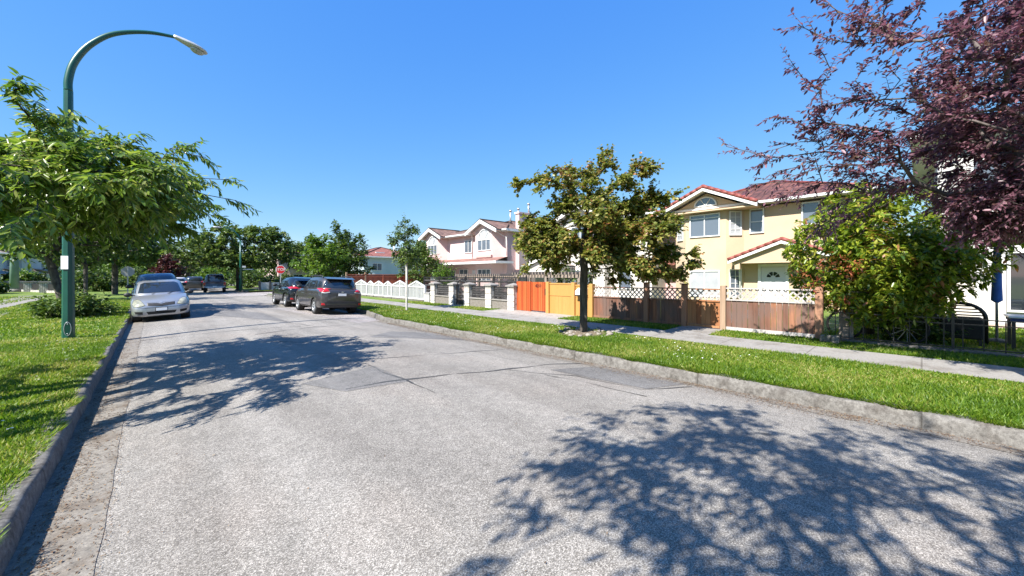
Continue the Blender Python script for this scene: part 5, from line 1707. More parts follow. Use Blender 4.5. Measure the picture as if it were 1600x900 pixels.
m.add(vs, fs, True); m.build('lens', glass_mat('lamp lens', (.30, .31, .30), .12), hd_)
fr_ = Frame((lx - .045, ly - .108, 0), (-.38, -.92))
m = MB(); fr_.box(m, -.07, .06, 1.86, 2.18, -.012, .004); m.build('notice', surf('white paper', (.80, .80, .78)), sl)
fr_ = Frame((lx + .0, ly - .105, 0), (-.05, -1))
m = MB(); m.prism([fr_.p(.055 * math.cos(2 * PI * k / 20), .42 + .16 * math.sin(2 * PI * k / 20) * (1 if abs(math.sin(2 * PI * k / 20)) < .9 else .98), -.012) for k in range(20)], fr_.n * .028); hh = m.build('hand_hole_cover', M_GREEN, sl, bevel=.004)
m = MB(); m.tube([fr_.p(.058 * math.cos(2 * PI * k / 24), .42 + .163 * math.sin(2 * PI * k / 24), .012) for k in range(25)], .0065, 5, cap=False); m.build('rim', M_STEEL, hh)
m = MB()
for z in (.54, .30): m.sphere(fr_.p(0, z, .018), .010, 8, 6)
m.build('bolt', M_STEEL, hh)

fx_, fy_ = 6.38, 46.4
fl = thing('street_lamp', 'slim green street lamp at the far street corner with name signs', 'street lamp', (fx_, fy_, zl(fx_, fy_)))
m = MB(); m.tube([(fx_, fy_, .1), (fx_, fy_, 3), (fx_, fy_, 5.2)], [.11, .09, .075], 8); m.build('pole', M_GREEN, fl)
m = MB(); m.tube([(fx_, fy_, 5.2), (fx_ - .15, fy_, 5.7), (fx_ - .55, fy_, 6.15), (fx_ - 1.1, fy_, 6.38), (fx_ - 1.55, fy_, 6.42)], [.075, .07, .06, .05, .04], 8); m.build('arm', M_GREEN, fl)
m = MB(); m.sphere((fx_ - 1.85, fy_, 6.38), .34, 12, 8, (1, .45, .28)); m.build('lamp_head', M_LAMPGREY, fl)
m = MB(); m.box(fx_ + .13, fx_ + .42, fy_ - .14, fy_ - .12, 2.52, 2.70); m.build('sign_plate', M_TRIM, fl)
m = MB(); m.box(fx_ + .13, fx_ + 1.15, fy_ + .12, fy_ + .14, 2.28, 2.44); m.build('name_plate', surf('green sign', (.02, .09, .06)), fl)
m = MB(); m.box(fx_ + .22, fx_ + 1.06, fy_ + .112, fy_ + .119, 2.33, 2.39); m.build('name_band', M_TRIM, fl)


def octagon_sign(label, x, y, zc, r, n, front, back, words):
    t = thing('stop_sign', label, 'sign', (x, y, zl(x, y)))
    F = Frame((x, y, 0), n)
    MB().box(-.03, .03, .1, zc + r, -.06, -.015, F.M).build('post', M_STEEL, t)
    oc = lambda q, c: [F.p(q * math.cos(PI / 8 + k * PI / 4), zc + q * math.sin(PI / 8 + k * PI / 4), c) for k in range(8)]
    m = MB(); m.prism(oc(r, -.013), F.n * .010); pl = m.build('plate', back, t)
    if words:
        m = MB(); m.prism(oc(r * .985, -.002), F.n * .004); m.build('border', M_TRIM, pl)
        m = MB(); m.prism(oc(r * .90, .003), F.n * .004); m.build('face', front, pl)
        m = MB(); text_into(m, 'STOP', r * .80, F.p(0, zc, .009), F.u, (0, 0, 1), F.n, .004); m.build('lettering', M_TRIM, pl)
    return t


M_STOP = surf('stop red', (.50, .012, .018), None, 1, .45)
octagon_sign('red octagonal STOP sign on a post beyond the parked suvs', 7.15, 33.6, 2.18, .345, (-.17, -1), M_STOP, M_STEEL, True)
octagon_sign('back of an octagonal sign on a grey post behind the silver car', -1.25, 37.3, 2.0, .36, (0, 1), M_STEEL, surf('sign back', (.40, .41, .42), None, 1, .5), False)
up2 = thing('utility_pole', 'pale green metal pole standing on the left beyond the curved sidewalk', 'pole', (-9.2, 56.5, .25))
m = MB(); m.tube([(-9.2, 56.5, .1), (-9.2, 56.5, 8)], [.30, .2], 10); m.build('shaft', surf('pale green pole', (.13, .22, .19), (.18, .27, .23), 2, .5), up2)
m = MB(); m.tube([(-9.2, 56.5, .1), (-9.2, 56.5, .5)], [.42, .38], 10); m.build('base', M_WALK, up2)
# bare soil and stones round the foot of the maple
m = MB(); m.sphere((MX, MY, zl(MX, MY) - .02), .75, 24, 8, (1.0, .95, .085)); tag(m.build('soil', surf('bare soil', (.10, .075, .05), (.20, .155, .105), 12, .95, .6, 40, .02)), kind='structure')
M_ROCK = surf('pale stones', (.17, .15, .125), (.30, .27, .235), 9, .9, .5, 30, .01)
rs = random.Random(5)
for k in range(30):
    a = 2 * PI * k / 15 + rs.uniform(-.2, .2); q = (.62 if k < 15 else .40) + rs.uniform(-.12, .12)
    x, y = MX + q * math.cos(a), MY + q * 1.0 * math.sin(a); s = rs.uniform(.035, .08)
    m = MB(); vs0 = len(m.v); m.sphere((x, y, zl(x, y) + s * .35), s, 8, 5, (1.2 + rs.random() * .4, 1.0, .75))
    m.v = [(p[0] + rs.uniform(-.2, .2) * s, p[1] + rs.uniform(-.2, .2) * s, p[2] + rs.uniform(-.15, .15) * s) for p in m.v]
    o = m.build('stone', M_ROCK)
    tag(o, 'pale rough stone in the ring round the foot of the maple', 'stone', 'stones round the maple trunk')

# ------------------------------------------------------------------ things in the shaded yard
yz = lambda x, y: lawn_z(x, y)
bk = thing('bicycle', 'old bicycle leaning inside the iron railing under the broad shrub', 'bicycle', (11.62, 0.75, yz(11.62, .75)))
bzg = yz(11.6, .7)
M_TYRE = surf('tyre rubber', (.012, .012, .012), (.022, .022, .022), 20, .8)
M_BIKE = surf('old bike frame', (.10, .10, .11), (.18, .17, .16), 10, .4)
for y in (1.22, .22):
    m = MB(); m.tube([(11.62, y + .31 * math.cos(2 * PI * k / 24), bzg + .33 + .31 * math.sin(2 * PI * k / 24)) for k in range(25)], .024, 6, cap=False); w_ = m.build('wheel', M_TYRE, bk)
    m = MB()
    for k in range(12): m.tube([(11.62, y, bzg + .33), (11.62, y + .3 * math.cos(2 * PI * k / 12), bzg + .33 + .3 * math.sin(2 * PI * k / 12))], .0035, 3, smooth=False)
    m.build('spokes', M_STEEL, w_)
m = MB()
P_ = {'r': (1.22, .33), 'b': (.78, .31), 's': (.90, .76), 'h': (.42, .80), 'f': (.22, .33)}
for a, b_ in (('r', 'b'), ('b', 's'), ('r', 's'), ('s', 'h'), ('b', 'h'), ('h', 'f')):
    m.tube([(11.62, P_[a][0], bzg + P_[a][1]), (11.62, P_[b_][0], bzg + P_[b_][1])], .017, 6)
m.build('frame', M_BIKE, bk)
m = MB(); m.tube([(11.40, .40, bzg + .98), (11.55, .40, bzg + .95), (11.62, .42, bzg + .80)], .013, 6); m.tube([(11.84, .40, bzg + .98), (11.69, .40, bzg + .95), (11.62, .42, bzg + .80)], .013, 6); m.build('handlebar', M_STEEL, bk)
m = MB(); m.sphere((11.62, .93, bzg + .85), .13, 10, 6, (.55, 1.1, .3)); m.build('saddle', M_TYRE, bk)
bd = thing('board', 'grey weathered plywood board propped against the railing beside the bicycle', 'board', (11.5, 1.15, bzg))
m = MB(); m.box(11.42, 11.44, 1.05, 1.30, bzg + .02, .95); m.build('sheet', M_GREYWOOD, bd)
MB().box(11.41, 11.45, 1.04, 1.31, bzg - .01, bzg + .018).build('edge', M_OLDBOARD, bd)
pl = thing('planter', 'small grey stone planter at the foot of the last fence post', 'planter', (10.95, 1.35, yz(10.95, 1.35)))
m = MB(); m.box(10.75, 11.08, 1.22, 1.55, .2, .40); m.build('trough', M_KERB, pl, bevel=.015)
P = np.array([(10.91, 1.38, .42)] * 60) + rr_.normal(0, .07, (60, 3)) * np.array([1, 1, .5])
V, F = leaves_np(P, unit(rr_.normal(0, 1, P.shape) + np.array([0, 0, 1.])), unit(rr_.normal(0, 1, P.shape)), np.full(60, .09), np.full(60, .016)); np_mesh('plant', V, F, L_BRIGHT, pl)
# arch-backed garden chair
cx, cy = 12.75, -.55; cg = yz(cx, cy)
ac = thing('garden_chair', 'black arch-backed metal garden chair in the shaded yard', 'chair', (cx, cy, cg))
m = MB(); m.tube([(cx, cy + .36, cg)] + [(cx + .0, cy + .36 * math.cos(PI * k / 14), cg + .52 + .32 * math.sin(PI * k / 14)) for k in range(15)] + [(cx, cy - .36, cg)], .035, 8); m.build('back_frame', M_IRON, ac)
m = MB()
for k in range(6):
    z = cg + .44 + k * .065; w = .34 * math.sqrt(max(.02, 1 - max(0, (z - cg - .52) / .32) ** 2))
    m.box(cx - .012, cx + .012, cy - w, cy + w, z, z + .028)
m.build('back_slats', M_IRON, ac)
m = MB(); m.box(cx - .5, cx - .04, cy - .30, cy + .30, cg + .12, cg + .56); m.build('seat', surf('black cushion', (.010, .010, .011)), ac, bevel=.03, seg=2)
for sx_ in (-.45, -.05):
    for sy_ in (-.26, .26): MB().box(cx + sx_ - .02, cx + sx_ + .02, cy + sy_ - .02, cy + sy_ + .02, cg - .01, cg + .119).build('leg', M_IRON, ac)
# red-topped folding table
tx, ty = 13.6, .05; tg = yz(tx, ty)
rt = thing('folding_table', 'folding table with a dark red top and crossed legs behind the railing', 'table', (tx, ty, tg))
MB().box(tx - .3, tx + .3, ty - .42, ty + .42, tg + .58, tg + .66).build('tabletop', surf('dark red vinyl', (.22, .015, .018), (.30, .03, .03), 5, .5), rt, bevel=.02)
for x in (tx - .24, tx + .24):
    for s in (1, -1):
        m = MB(); m.tube([(x, ty - .36 * s, tg), (x, ty + .36 * s, tg + .575)], .024, 6); m.build('leg', M_IRON, rt)
# white-topped table with a furled blue parasol
wx, wy = 12.6, -1.55; wg = yz(wx, wy)
wt = thing('garden_table', 'white-topped garden table on dark legs at the right edge of the yard', 'table', (wx, wy, wg))
MB().box(wx - .35, wx + .35, wy - .75, wy + .40, wg + .60, wg + .64).build('tabletop', surf('white laminate', (.74, .76, .80), None, 1, .3), wt, bevel=.01)
MB().box(wx - .33, wx + .33, wy - .72, wy + .37, wg + .54, wg + .598).build('apron', surf('blue edge', (.03, .05, .16)), wt)
for x in (wx - .29, wx + .29):
    for y in (wy - .68, wy + .33): MB().box(x - .025, x + .025, y - .025, y + .025, wg - .01, wg + .539).build('leg', M_IRON, wt)
px_, py_ = 13.1, -1.08; pg = yz(px_, py_)
um = thing('parasol', 'furled blue parasol standing upright behind the white-topped table', 'parasol', (px_, py_, pg))
m = MB(); m.tube([(px_, py_, pg), (px_, py_, pg + 2.3)], .022, 8); m.build('pole', M_STEEL, um)
m = MB(); m.lathe([(.03, .85), (.085, .9), (.075, 1.2), (.07, 1.6), (.05, 1.95), (.02, 2.2)], 10, Matrix.Translation((px_, py_, pg))); m.build('canopy', surf('blue cloth', (.02, .07, .30), (.04, .14, .45), 6, .8), um)
m = MB(); m.lathe([(.0, .0), (.2, .0), (.2, .05), (.05, .09), (.0, .09)], 12, Matrix.Translation((px_, py_, pg))); m.build('base', M_KERB, um)
wp = thing('tree_stake', 'white painted thin trunk just inside the iron railing', 'stake', (11.6, -1.35, yz(11.6, -1.35)))
m = MB(); m.tube([(11.6, -1.35, .2), (11.6, -1.34, .6), (11.62, -1.36, 1.0)], [.035, .028, .024], 7); m.build('shaft', surf('white paint', (.66, .67, .68), (.75, .76, .77), 9), wp)
m = MB(); m.lathe([(.11, .0), (.07, .03), (.03, .06)], 8, Matrix.Translation((11.6, -1.35, yz(11.6, -1.35)))); m.build('collar', surf('white paint', (.66, .67, .68)), wp)


# ------------------------------------------------------------------ vehicles
from mathutils.bvhtree import BVHTree


def car_paint(name, col, metal=0.35, rough=0.32, coat=0.9):
    return surf(name, col, tuple(c * 1.06 for c in col), 2, rough, metal=metal, coat=coat)


M_CARGLASS = glass_mat('car glass', (.015, .02, .028), .03)
M_BLACKP = surf('black plastic', (.014, .014, .015), (.022, .022, .023), 12, .55)
M_WELL = surf('wheel well black', (.006, .006, .006), None, 1, .9)
M_RIM = surf('alloy rim', (.42, .43, .44), (.50, .51, .52), 9, .3, metal=.7)
M_TAIL = surf('tail light red', (.38, .006, .012), (.50, .012, .018), 6, .12, coat=.8)
M_LAMPCLR = surf('clear lamp', (.34, .35, .34), (.48, .49, .46), 7, .08, coat=1.0)
M_LAMPYEL = surf('yellowed lamp', (.20, .20, .15), (.34, .335, .25), 7, .15, coat=.8)
M_PLATE = surf('licence plate', (.74, .75, .78), (.80, .81, .83), 5, .4)
M_PLATEBLUE = surf('plate lettering', (.05, .08, .25))


def make_car(name, label, x, y, heading, st, cab, wheels, paint, side_win, ws, rw, decals, group=None, mirrors=None, extra=None, clad=None, rim=M_RIM, yaw=0.0, cat='car'):
    """st: stations (x, half width, z sill, z shoulder, z top, half width of the top)
    cab: levels (z, x rear, x front, half width); wheels: (x front, x rear, radius, half track)"""
    rot = math.atan2(heading[1], heading[0]) + yaw
    c, s = math.cos(rot), math.sin(rot)
    def gp(lx_, ly_): return road_z(x + c * lx_ - s * ly_, y + s * lx_ + c * ly_)
    tk = wheels[3]
    zc = (gp(wheels[0], tk) + gp(wheels[0], -tk) + gp(wheels[1], tk) + gp(wheels[1], -tk)) / 4
    roll = math.atan((gp(0, tk) - gp(0, -tk)) / (2 * tk))
    pitch = -math.atan((gp(wheels[0], 0) - gp(wheels[1], 0)) / (wheels[0] - wheels[1]))
    t = thing(name, label, cat, (x, y, zc), (roll, pitch, rot), group)
    S_ = crom(st, 5)
    V = []; F = []
    rn = 0
    for (sx_, w, zb, zs, zt, wt) in S_:
        half = [(0, zb), (w * .72, zb), (w * .93, zb + .035), (w * .985, zb + .11), (w, zb + (zs - zb) * .55), (w * .995, zs - .05), (w * .965, zs + .015), (w * .965 + (wt - w * .965) * .6, zs + (zt - zs) * .72), (wt * .8, zt - .004), (wt * .4, zt + .012), (0, zt + .016)]
        ring = half + [(-a, b_) for a, b_ in half[-2:0:-1]]
        rn = len(ring)
        for a, b_ in ring: V.append((sx_, a, b_))
    for i in range(len(S_) - 1):
        for k in range(rn): F.append((i * rn + k, i * rn + (k + 1) % rn, (i + 1) * rn + (k + 1) % rn, (i + 1) * rn + k))
    F.append(tuple(range(rn))); F.append(tuple(range((len(S_) - 1) * rn, len(S_) * rn))[::-1])
    mb = MB(); mb.add(V, F)
    body = mb.build('body', paint, t, world=False)
    # make normals point outwards, then cut the wheel wells
    bm = bmesh.new(); bm.from_mesh(body.data); bmesh.ops.recalc_face_normals(bm, faces=bm.faces); bm.to_mesh(body.data); bm.free()
    r = wheels[2]
    cut = MB()
    for wx_ in wheels[:2]:
        for sg in (1, -1):
            M = Matrix.Translation((wx_, sg * (tk - .12 + .3), r)) @ Matrix.Rotation(PI / 2, 4, 'X')
            cut.lathe([(0, -.32), (r * 1.13, -.32), (r * 1.13, .32), (0, .32)], 28, M, smooth=False)
    co = cut.build('cutter', M_WELL, None)
    bm = bmesh.new(); bm.from_mesh(co.data); bmesh.ops.remove_doubles(bm, verts=bm.verts, dist=1e-5); bmesh.ops.recalc_face_normals(bm, faces=bm.faces); bm.to_mesh(co.data); bm.free()
    old = body.matrix_world.copy()
    sv = t.matrix_basis.copy(); t.matrix_basis = Matrix.Identity(4)
    bo = body.modifiers.new('b', 'BOOLEAN'); bo.object = co; bo.operation = 'DIFFERENCE'; bo.solver = 'EXACT'; bo.material_mode = 'TRANSFER'
    bpy.context.view_layer.update()
    dg = bpy.context.evaluated_depsgraph_get()
    me2 = bpy.data.meshes.new_from_object(body.evaluated_get(dg), depsgraph=dg)
    body.modifiers.clear()
    if len(me2.polygons) > 100: body.data = me2
    t.matrix_basis = sv
    bpy.data.objects.remove(co)
    for p in body.data.polygons: p.use_smooth = True
    body.data.set_sharp_from_angle(angle=R(38))
    # cabin
    cv = []; cf = []; n = 40
    for (z, xa, xb, w) in cab:
        cx_, hx = (xa + xb) / 2, (xb - xa) / 2
        for k in range(n):
            a = 2 * PI * k / n
            e = 2 / 5.0
            ca, sa = math.cos(a), math.sin(a)
            yy_ = w * math.copysign(abs(sa) ** e, sa)
            xx_ = cx_ + hx * math.copysign(abs(ca) ** e, ca)
            xx_ -= math.copysign(.10 * (abs(yy_) / max(w, .01)) ** 2 * min(1, abs(ca) * 2), ca) * min(1, hx)
            cv.append((xx_, yy_, z))
    for i in range(len(cab) - 1):
        for k in range(n): cf.append((i * n + k, i * n + (k + 1) % n, (i + 1) * n + (k + 1) % n, (i + 1) * n + k))
    cf.append(tuple(range(n))[::-1]); cf.append(tuple((len(cab) - 1) * n + k for k in range(n)))
    cb = MB(); cb.add(cv, cf); cabo = cb.build('cabin', paint, t, world=False, angle=40)
    vv = [tuple(v_.co) for v_ in body.data.vertices]; ff = [tuple(p.vertices) for p in body.data.polygons]
    o = len(vv)
    bvh = BVHTree.FromPolygons([Vector(q) for q in vv + cv], ff + [tuple(i + o for i in f) for f in cf])

    def decal(nm, outline, axis, mat, lift=.006, bulge=0.0, parent=None, thick=.01, lab=None):
        """a panel laid on the body: outline in the view plane of axis, every point dropped onto the surface"""
        pts = [Vector((p[0], p[1])) for p in outline]
        dense = []
        for i in range(len(pts)):
            a, b_ = pts[i], pts[(i + 1) % len(pts)]
            m_ = max(1, int((b_ - a).length / .05))
            for k in range(m_): dense.append(a.lerp(b_, k / m_))
        cen = sum(dense, Vector((0, 0))) / len(dense)
        rings = (1.0, .97, .88, .76, .62, .46, .28, .1)
        dirs = {'+x': Vector((1, 0, 0)), '-x': Vector((-1, 0, 0)), '+y': Vector((0, 1, 0)), '-y': Vector((0, -1, 0)), '+z': Vector((0, 0, 1))}
        d = dirs[axis]
        m = MB(); nn = len(dense)
        vs = []
        for ri, q in enumerate(rings):
            for p in dense:
                p2 = cen + (p - cen) * q
                if axis[1] == 'x': o_ = Vector((0, p2.x, p2.y)) + d * 4
                elif axis[1] == 'y': o_ = Vector((p2.x, 0, p2.y)) + d * 4
                else: o_ = Vector((p2.x, p2.y, 0)) + d * 4
                hit, nrm, _, _ = bvh.ray_cast(o_, -d)
                if hit is None: hit = o_ - d * 3.2; nrm = d
                h = (lift if ri else -thick) + bulge * (1 - q * q)
                if nrm.dot(d) < .2: nrm = d
                vs.append(hit + (nrm.normalized() * .6 + d * .6).normalized() * h)
        fs = []
        for i in range(len(rings) - 1):
            for k in range(nn): fs.append((i * nn + k, i * nn + (k + 1) % nn, (i + 1) * nn + (k + 1) % nn, (i + 1) * nn + k))
        fs.append(tuple((len(rings) - 1) * nn + k for k in range(nn)))
        m.add(vs, fs)
        ob = m.build(nm, mat, parent or t, world=False)
        bm = bmesh.new(); bm.from_mesh(ob.data); bmesh.ops.recalc_face_normals(bm, faces=bm.faces)
        if sum((f.normal.dot(d) for f in bm.faces)) < 0: bmesh.ops.reverse_faces(bm, faces=bm.faces)
        bm.to_mesh(ob.data); bm.free()
        for p in ob.data.polygons: p.use_smooth = True
        ob.data.set_sharp_from_angle(angle=R(50))
        if lab: ob['label'] = lab
        return ob

    if ws: decal('windscreen', ws, '+x', M_CARGLASS, lift=.012)
    if rw: decal('rear_window', rw, '-x', M_CARGLASS, lift=.012)
    for wdw in side_win:
        for ax_ in ('+y', '-y'): decal('side_window', wdw, ax_, M_CARGLASS)
    made = {}
    for dd in decals:
        nm, ol, ax_, mt = dd[:4]
        kw = dd[4] if len(dd) > 4 else {}
        if kw.get('sub'): kw = dict(kw); kw['parent'] = made[kw.pop('sub')]
        both = kw.pop('mirror', False) if isinstance(kw, dict) else False
        made[nm] = decal(nm, ol, ax_, mt, **kw)
        if both:
            mir = [(-p[0], p[1]) for p in ol] if ax_[1] == 'x' else ol
            decal(nm, mir, ax_ if ax_[1] == 'x' else ('-y' if ax_ == '+y' else '+y'), mt, **kw)
    # wheels
    for wx_ in wheels[:2]:
        for sg in (1, -1):
            M = Matrix.Translation((wx_, sg * tk, r)) @ Matrix.Rotation(-sg * PI / 2, 4, 'X')
            m = MB(); m.lathe([(r * .62, -.16), (r * .9, -.17), (r * .985, -.13), (r, -.05), (r, .02), (r * .985, .07), (r * .92, .10), (r * .70, .10), (r * .64, .085), (r * .60, .03)], 32, M)
            w_ = m.build('wheel', M_TYRE, t, world=False)
            m = MB(); m.lathe([(r * .66, .08), (r * .63, .092), (r * .60, .06), (r * .58, .02)], 32, M)
            m.lathe([(0, .075), (r * .10, .075), (r * .14, .06), (r * .14, .03)], 12, M)
            for k in range(5):
                for da in (-.16, .16):
                    a = 2 * PI * k / 5 + da * .5
                    a2 = 2 * PI * k / 5 + da
                    p0 = Vector((r * .10 * math.cos(a), r * .10 * math.sin(a), .058)); p1 = Vector((r * .61 * math.cos(a2), r * .61 * math.sin(a2), .07))
                    m.tube([M @ p0, M @ p1], r * .055, 5, smooth=False)
            m.build('rim', rim, w_, world=False)
            m = MB(); m.lathe([(0, .018), (r * .62, .018)], 24, M); m.build('hub_back', M_WELL, w_, world=False)
    if mirrors:
        mx, my, mz_ = mirrors
        for sg in (1, -1):
            m = MB(); m.sphere((mx, sg * (my + .09), mz_), .115, 10, 7, (.55, 1.0, .72)); m.box(mx - .03, mx + .03, min(sg * (my - .10), sg * (my + .03)), max(sg * (my - .10), sg * (my + .03)), mz_ - .06, mz_ - .01)
            m.build('mirror', M_BLACKP, t, world=False)
    if extra: extra(t)
    return t


def rect(y0, y1, z0, z1): return [(y0, z0), (y1, z0), (y1, z1), (y0, z1)]


# ---- silver hatchback facing the camera
st = [(-1.80, .56, .42, .80, .90, .48), (-1.72, .74, .30, .86, .97, .60), (-1.50, .80, .22, .88, 1.00, .70), (-1.0, .83, .19, .89, 1.0, .72), (0, .83, .18, .89, 1.0, .74), (.55, .83, .18, .87, .99, .73),
      (.95, .825, .18, .81, .945, .72), (1.25, .82, .18, .755, .88, .70), (1.50, .80, .19, .68, .805, .64), (1.66, .745, .20, .60, .725, .56), (1.765, .66, .21, .55, .645, .50), (1.82, .52, .26, .48, .56, .40)]
cab = [(.90, -1.72, 1.02, .775), (1.0, -1.71, .92, .765), (1.15, -1.66, .71, .735), (1.30, -1.57, .48, .690), (1.42, -1.46, .26, .635), (1.475, -1.36, .10, .565), (1.495, -1.15, -.10, .40)]
hl = [(.43, .61), (.58, .565), (.72, .57), (.765, .66), (.72, .80), (.62, .83), (.52, .76)]
def hatch_extra(t):
    m = MB(); m.tube([(.95, -.25, .985), (.80, .05, 1.04), (.74, .30, 1.075)], .008, 4); m.tube([(.95, .20, .985), (.84, .42, 1.03)], .008, 4); m.build('wiper', M_BLACKP, t, world=False)
make_car('parked_car', 'silver hatchback parked at the left kerb facing the camera', .26, 20.75, (0, -1), st, cab, (1.12, -1.18, .29, .71), car_paint('silver paint', (.34, .35, .37), .6, .34),
         [[(.62, 1.02), (-.35, 1.03), (-.35, 1.37), (.12, 1.36)], [(-.42, 1.03), (-1.30, 1.06), (-1.15, 1.34), (-.42, 1.37)]],
         [(-.63, 1.02), (.63, 1.02), (.55, 1.36), (.44, 1.415), (-.44, 1.415), (-.55, 1.36)], [(-.58, 1.05), (.58, 1.05), (.5, 1.36), (-.5, 1.36)],
         [('headlight_surround', [(.59 + (a - .59) * 1.09, .69 + (b_ - .69) * 1.09) for a, b_ in hl], '+x', M_BLACKP, {'mirror': True, 'lift': .004}),
          ('headlight', hl, '+x', M_LAMPYEL, {'bulge': .012, 'mirror': True, 'lift': .010}),
          ('bumper_crease', [(-.74, .535), (-.4, .52), (.4, .52), (.74, .535), (.4, .512), (-.4, .512)], '+x', M_BLACKP, {'lift': .002}),
          ('grille', [(-.38, .59), (-.10, .565), (0, .55), (.10, .565), (.38, .59), (.39, .69), (.12, .68), (0, .645), (-.12, .68), (-.39, .69)], '+x', M_BLACKP, {'lift': .004}),
          ('lower_intake', [(-.37, .28), (.37, .28), (.42, .385), (-.42, .385)], '+x', M_WELL, {'lift': .003}),
          ('fog_recess', [(.50, .29), (.69, .32), (.72, .415), (.50, .39)], '+x', M_WELL, {'lift': .003, 'mirror': True}),
          ('plate_frame', rect(-.175, .175, .385, .515), '+x', M_BLACKP, {'lift': .008}), ('licence_plate', rect(-.155, .155, .40, .50), '+x', M_PLATE, {'lift': .016}),
          ('bonnet_seam', [(-.62, .700), (.62, .700), (.62, .706), (-.62, .706)], '+x', M_BLACKP, {'lift': .001}),
          ('badge', [(.045 * math.cos(a * .785), .70 + .026 * math.sin(a * .785)) for a in range(8)], '+x', M_RIM, {'lift': .01})],
         mirrors=(.62, .80, .99), extra=hatch_extra)

# ---- dark blue tall car behind it
st2 = [(-2.2, .6, .5, .95, 1.08, .55), (-2.1, .84, .36, 1.0, 1.12, .7), (-1.5, .90, .28, 1.03, 1.15, .8), (0, .91, .26, 1.03, 1.15, .8), (.9, .91, .26, 1.0, 1.12, .8), (1.6, .89, .28, .93, 1.04, .76), (2.05, .84, .32, .82, .95, .7), (2.2, .66, .4, .7, .82, .55)]
cab2 = [(1.04, -2.1, 1.25, .85), (1.2, -2.08, 1.05, .83), (1.45, -2.02, .70, .77), (1.66, -1.92, .40, .70), (1.75, -1.8, .2, .62), (1.78, -1.5, 0, .45)]
make_car('parked_car', 'dark blue van parked right behind the silver hatchback', .22, 26.2, (0, -1), st2, cab2, (1.35, -1.35, .34, .77), car_paint('navy paint', (.012, .028, .075), .2, .25),
         [[(.8, 1.2), (-.4, 1.2), (-.4, 1.6), (.25, 1.6)], [(-.5, 1.2), (-1.7, 1.2), (-1.6, 1.6), (-.5, 1.6)]],
         [(-.74, 1.16), (.74, 1.16), (.62, 1.64), (-.62, 1.64)], [(-.6, 1.2), (.6, 1.2), (.55, 1.6), (-.55, 1.6)],
         [('headlight', [(.5, .74), (.78, .74), (.76, .9), (.54, .88)], '+x', M_LAMPCLR, {'mirror': True}), ('grille', rect(-.42, .42, .68, .84), '+x', M_BLACKP)], mirrors=(.85, .90, 1.2))

# ---- grey suv seen from behind
st3 = [(-2.12, .60, .40, .86, 1.00, .50), (-2.08, .76, .34, .90, 1.04, .62), (-1.98, .84, .30, .94, 1.07, .70), (-1.6, .875, .26, .98, 1.10, .76), (-.8, .885, .24, .98, 1.10, .78), (.3, .885, .24, .96, 1.09, .78), (.95, .88, .24, .94, 1.07, .77), (1.45, .865, .26, .90, 1.03, .74), (1.85, .82, .28, .80, .95, .68), (2.05, .72, .32, .68, .84, .58), (2.12, .56, .40, .60, .74, .46)]
cab3 = [(1.0, -2.02, 1.12, .83), (1.12, -2.00, .98, .815), (1.25, -1.95, .80, .79), (1.40, -1.87, .56, .745), (1.50, -1.78, .38, .70), (1.56, -1.66, .22, .64), (1.585, -1.45, .0, .48)]


def suv_extra(spoil, rails=True):
    def f(t):
        if rails:
            for sg in (1, -1):
                m = MB(); m.tube([(-1.5, sg * .60, 1.545), (-1.42, sg * .62, 1.62), (-.4, sg * .63, 1.645), (.15, sg * .62, 1.60), (.22, sg * .60, 1.54)], .022, 6); m.build('roof_rail', M_BLACKP, t, world=False)
        m = MB(); m.prism([(-1.62, -.60, 1.53), (-1.98, -.57, 1.485), (-2.0, -.55, 1.505), (-1.6, -.58, 1.575)], (0, 1.17, 0)); m.build('spoiler', spoil, t, world=False, bevel=.012)
    return f


def suv_decals(accent):
    tl = [(.50, .98), (.70, .945), (.83, .97), (.80, 1.10), (.70, 1.11), (.58, 1.05)]
    return [('tail_light', tl, '-x', M_TAIL, {'mirror': True, 'bulge': .012, 'lift': .012}),
            ('reverse_light', [(.50, .93), (.70, .90), (.80, .915), (.80, .955), (.68, .94), (.50, .975)], '-x', M_LAMPCLR, {'mirror': True, 'lift': .010}),
            ('side_tail_light', [(-1.99, .98), (-1.72, 1.02), (-1.80, 1.10), (-1.97, 1.10)], '+y', M_TAIL, {'mirror': True, 'lift': .008}),
            ('licence_plate', rect(-.16, .16, .80, .90), '-x', M_PLATE, {'lift': .012}),
            ('tailgate_seam', [(-.66, .60), (.66, .60), (.66, .607), (-.66, .607)], '-x', M_WELL, {'lift': .002}),
            ('rear_bumper', [(-.80, .31), (.80, .31), (.84, .50), (.62, .58), (-.62, .58), (-.84, .50)], '-x', M_BLACKP, {'lift': .015}),
            ('bumper_step', [(-.62, .445), (.62, .445), (.60, .475), (-.60, .475)], '-x', accent, {'lift': .030}),
            ('reflector', [(.66, .42), (.80, .42), (.80, .50), (.70, .50)], '-x', M_TAIL, {'mirror': True, 'lift': .026}),
            ('sill', [(-.85, .24), (.85, .24), (.85, .35), (-.85, .35)], '+y', M_BLACKP, {'mirror': True}),
            ('door_seam', [(-.30, .37), (-.288, .37), (-.288, 1.0), (-.30, 1.0)], '+y', M_WELL, {'mirror': True, 'lift': .001}),
            ('door_seam', [(.62, .37), (.632, .37), (.632, 1.0), (.62, 1.0)], '+y', M_WELL, {'mirror': True, 'lift': .001}),
            ('door_handle', [(-.24, .90), (-.06, .90), (-.06, .93), (-.24, .93)], '+y', accent, {'mirror': True, 'lift': .02}),
            ('door_handle', [(-1.08, .90), (-.90, .90), (-.90, .93), (-1.08, .93)], '+y', accent, {'mirror': True, 'lift': .02}),
            ('badge', [(.06 * math.cos(a * .785), .96 + .03 * math.sin(a * .785)) for a in range(8)], '-x', M_RIM, {'lift': .01})]


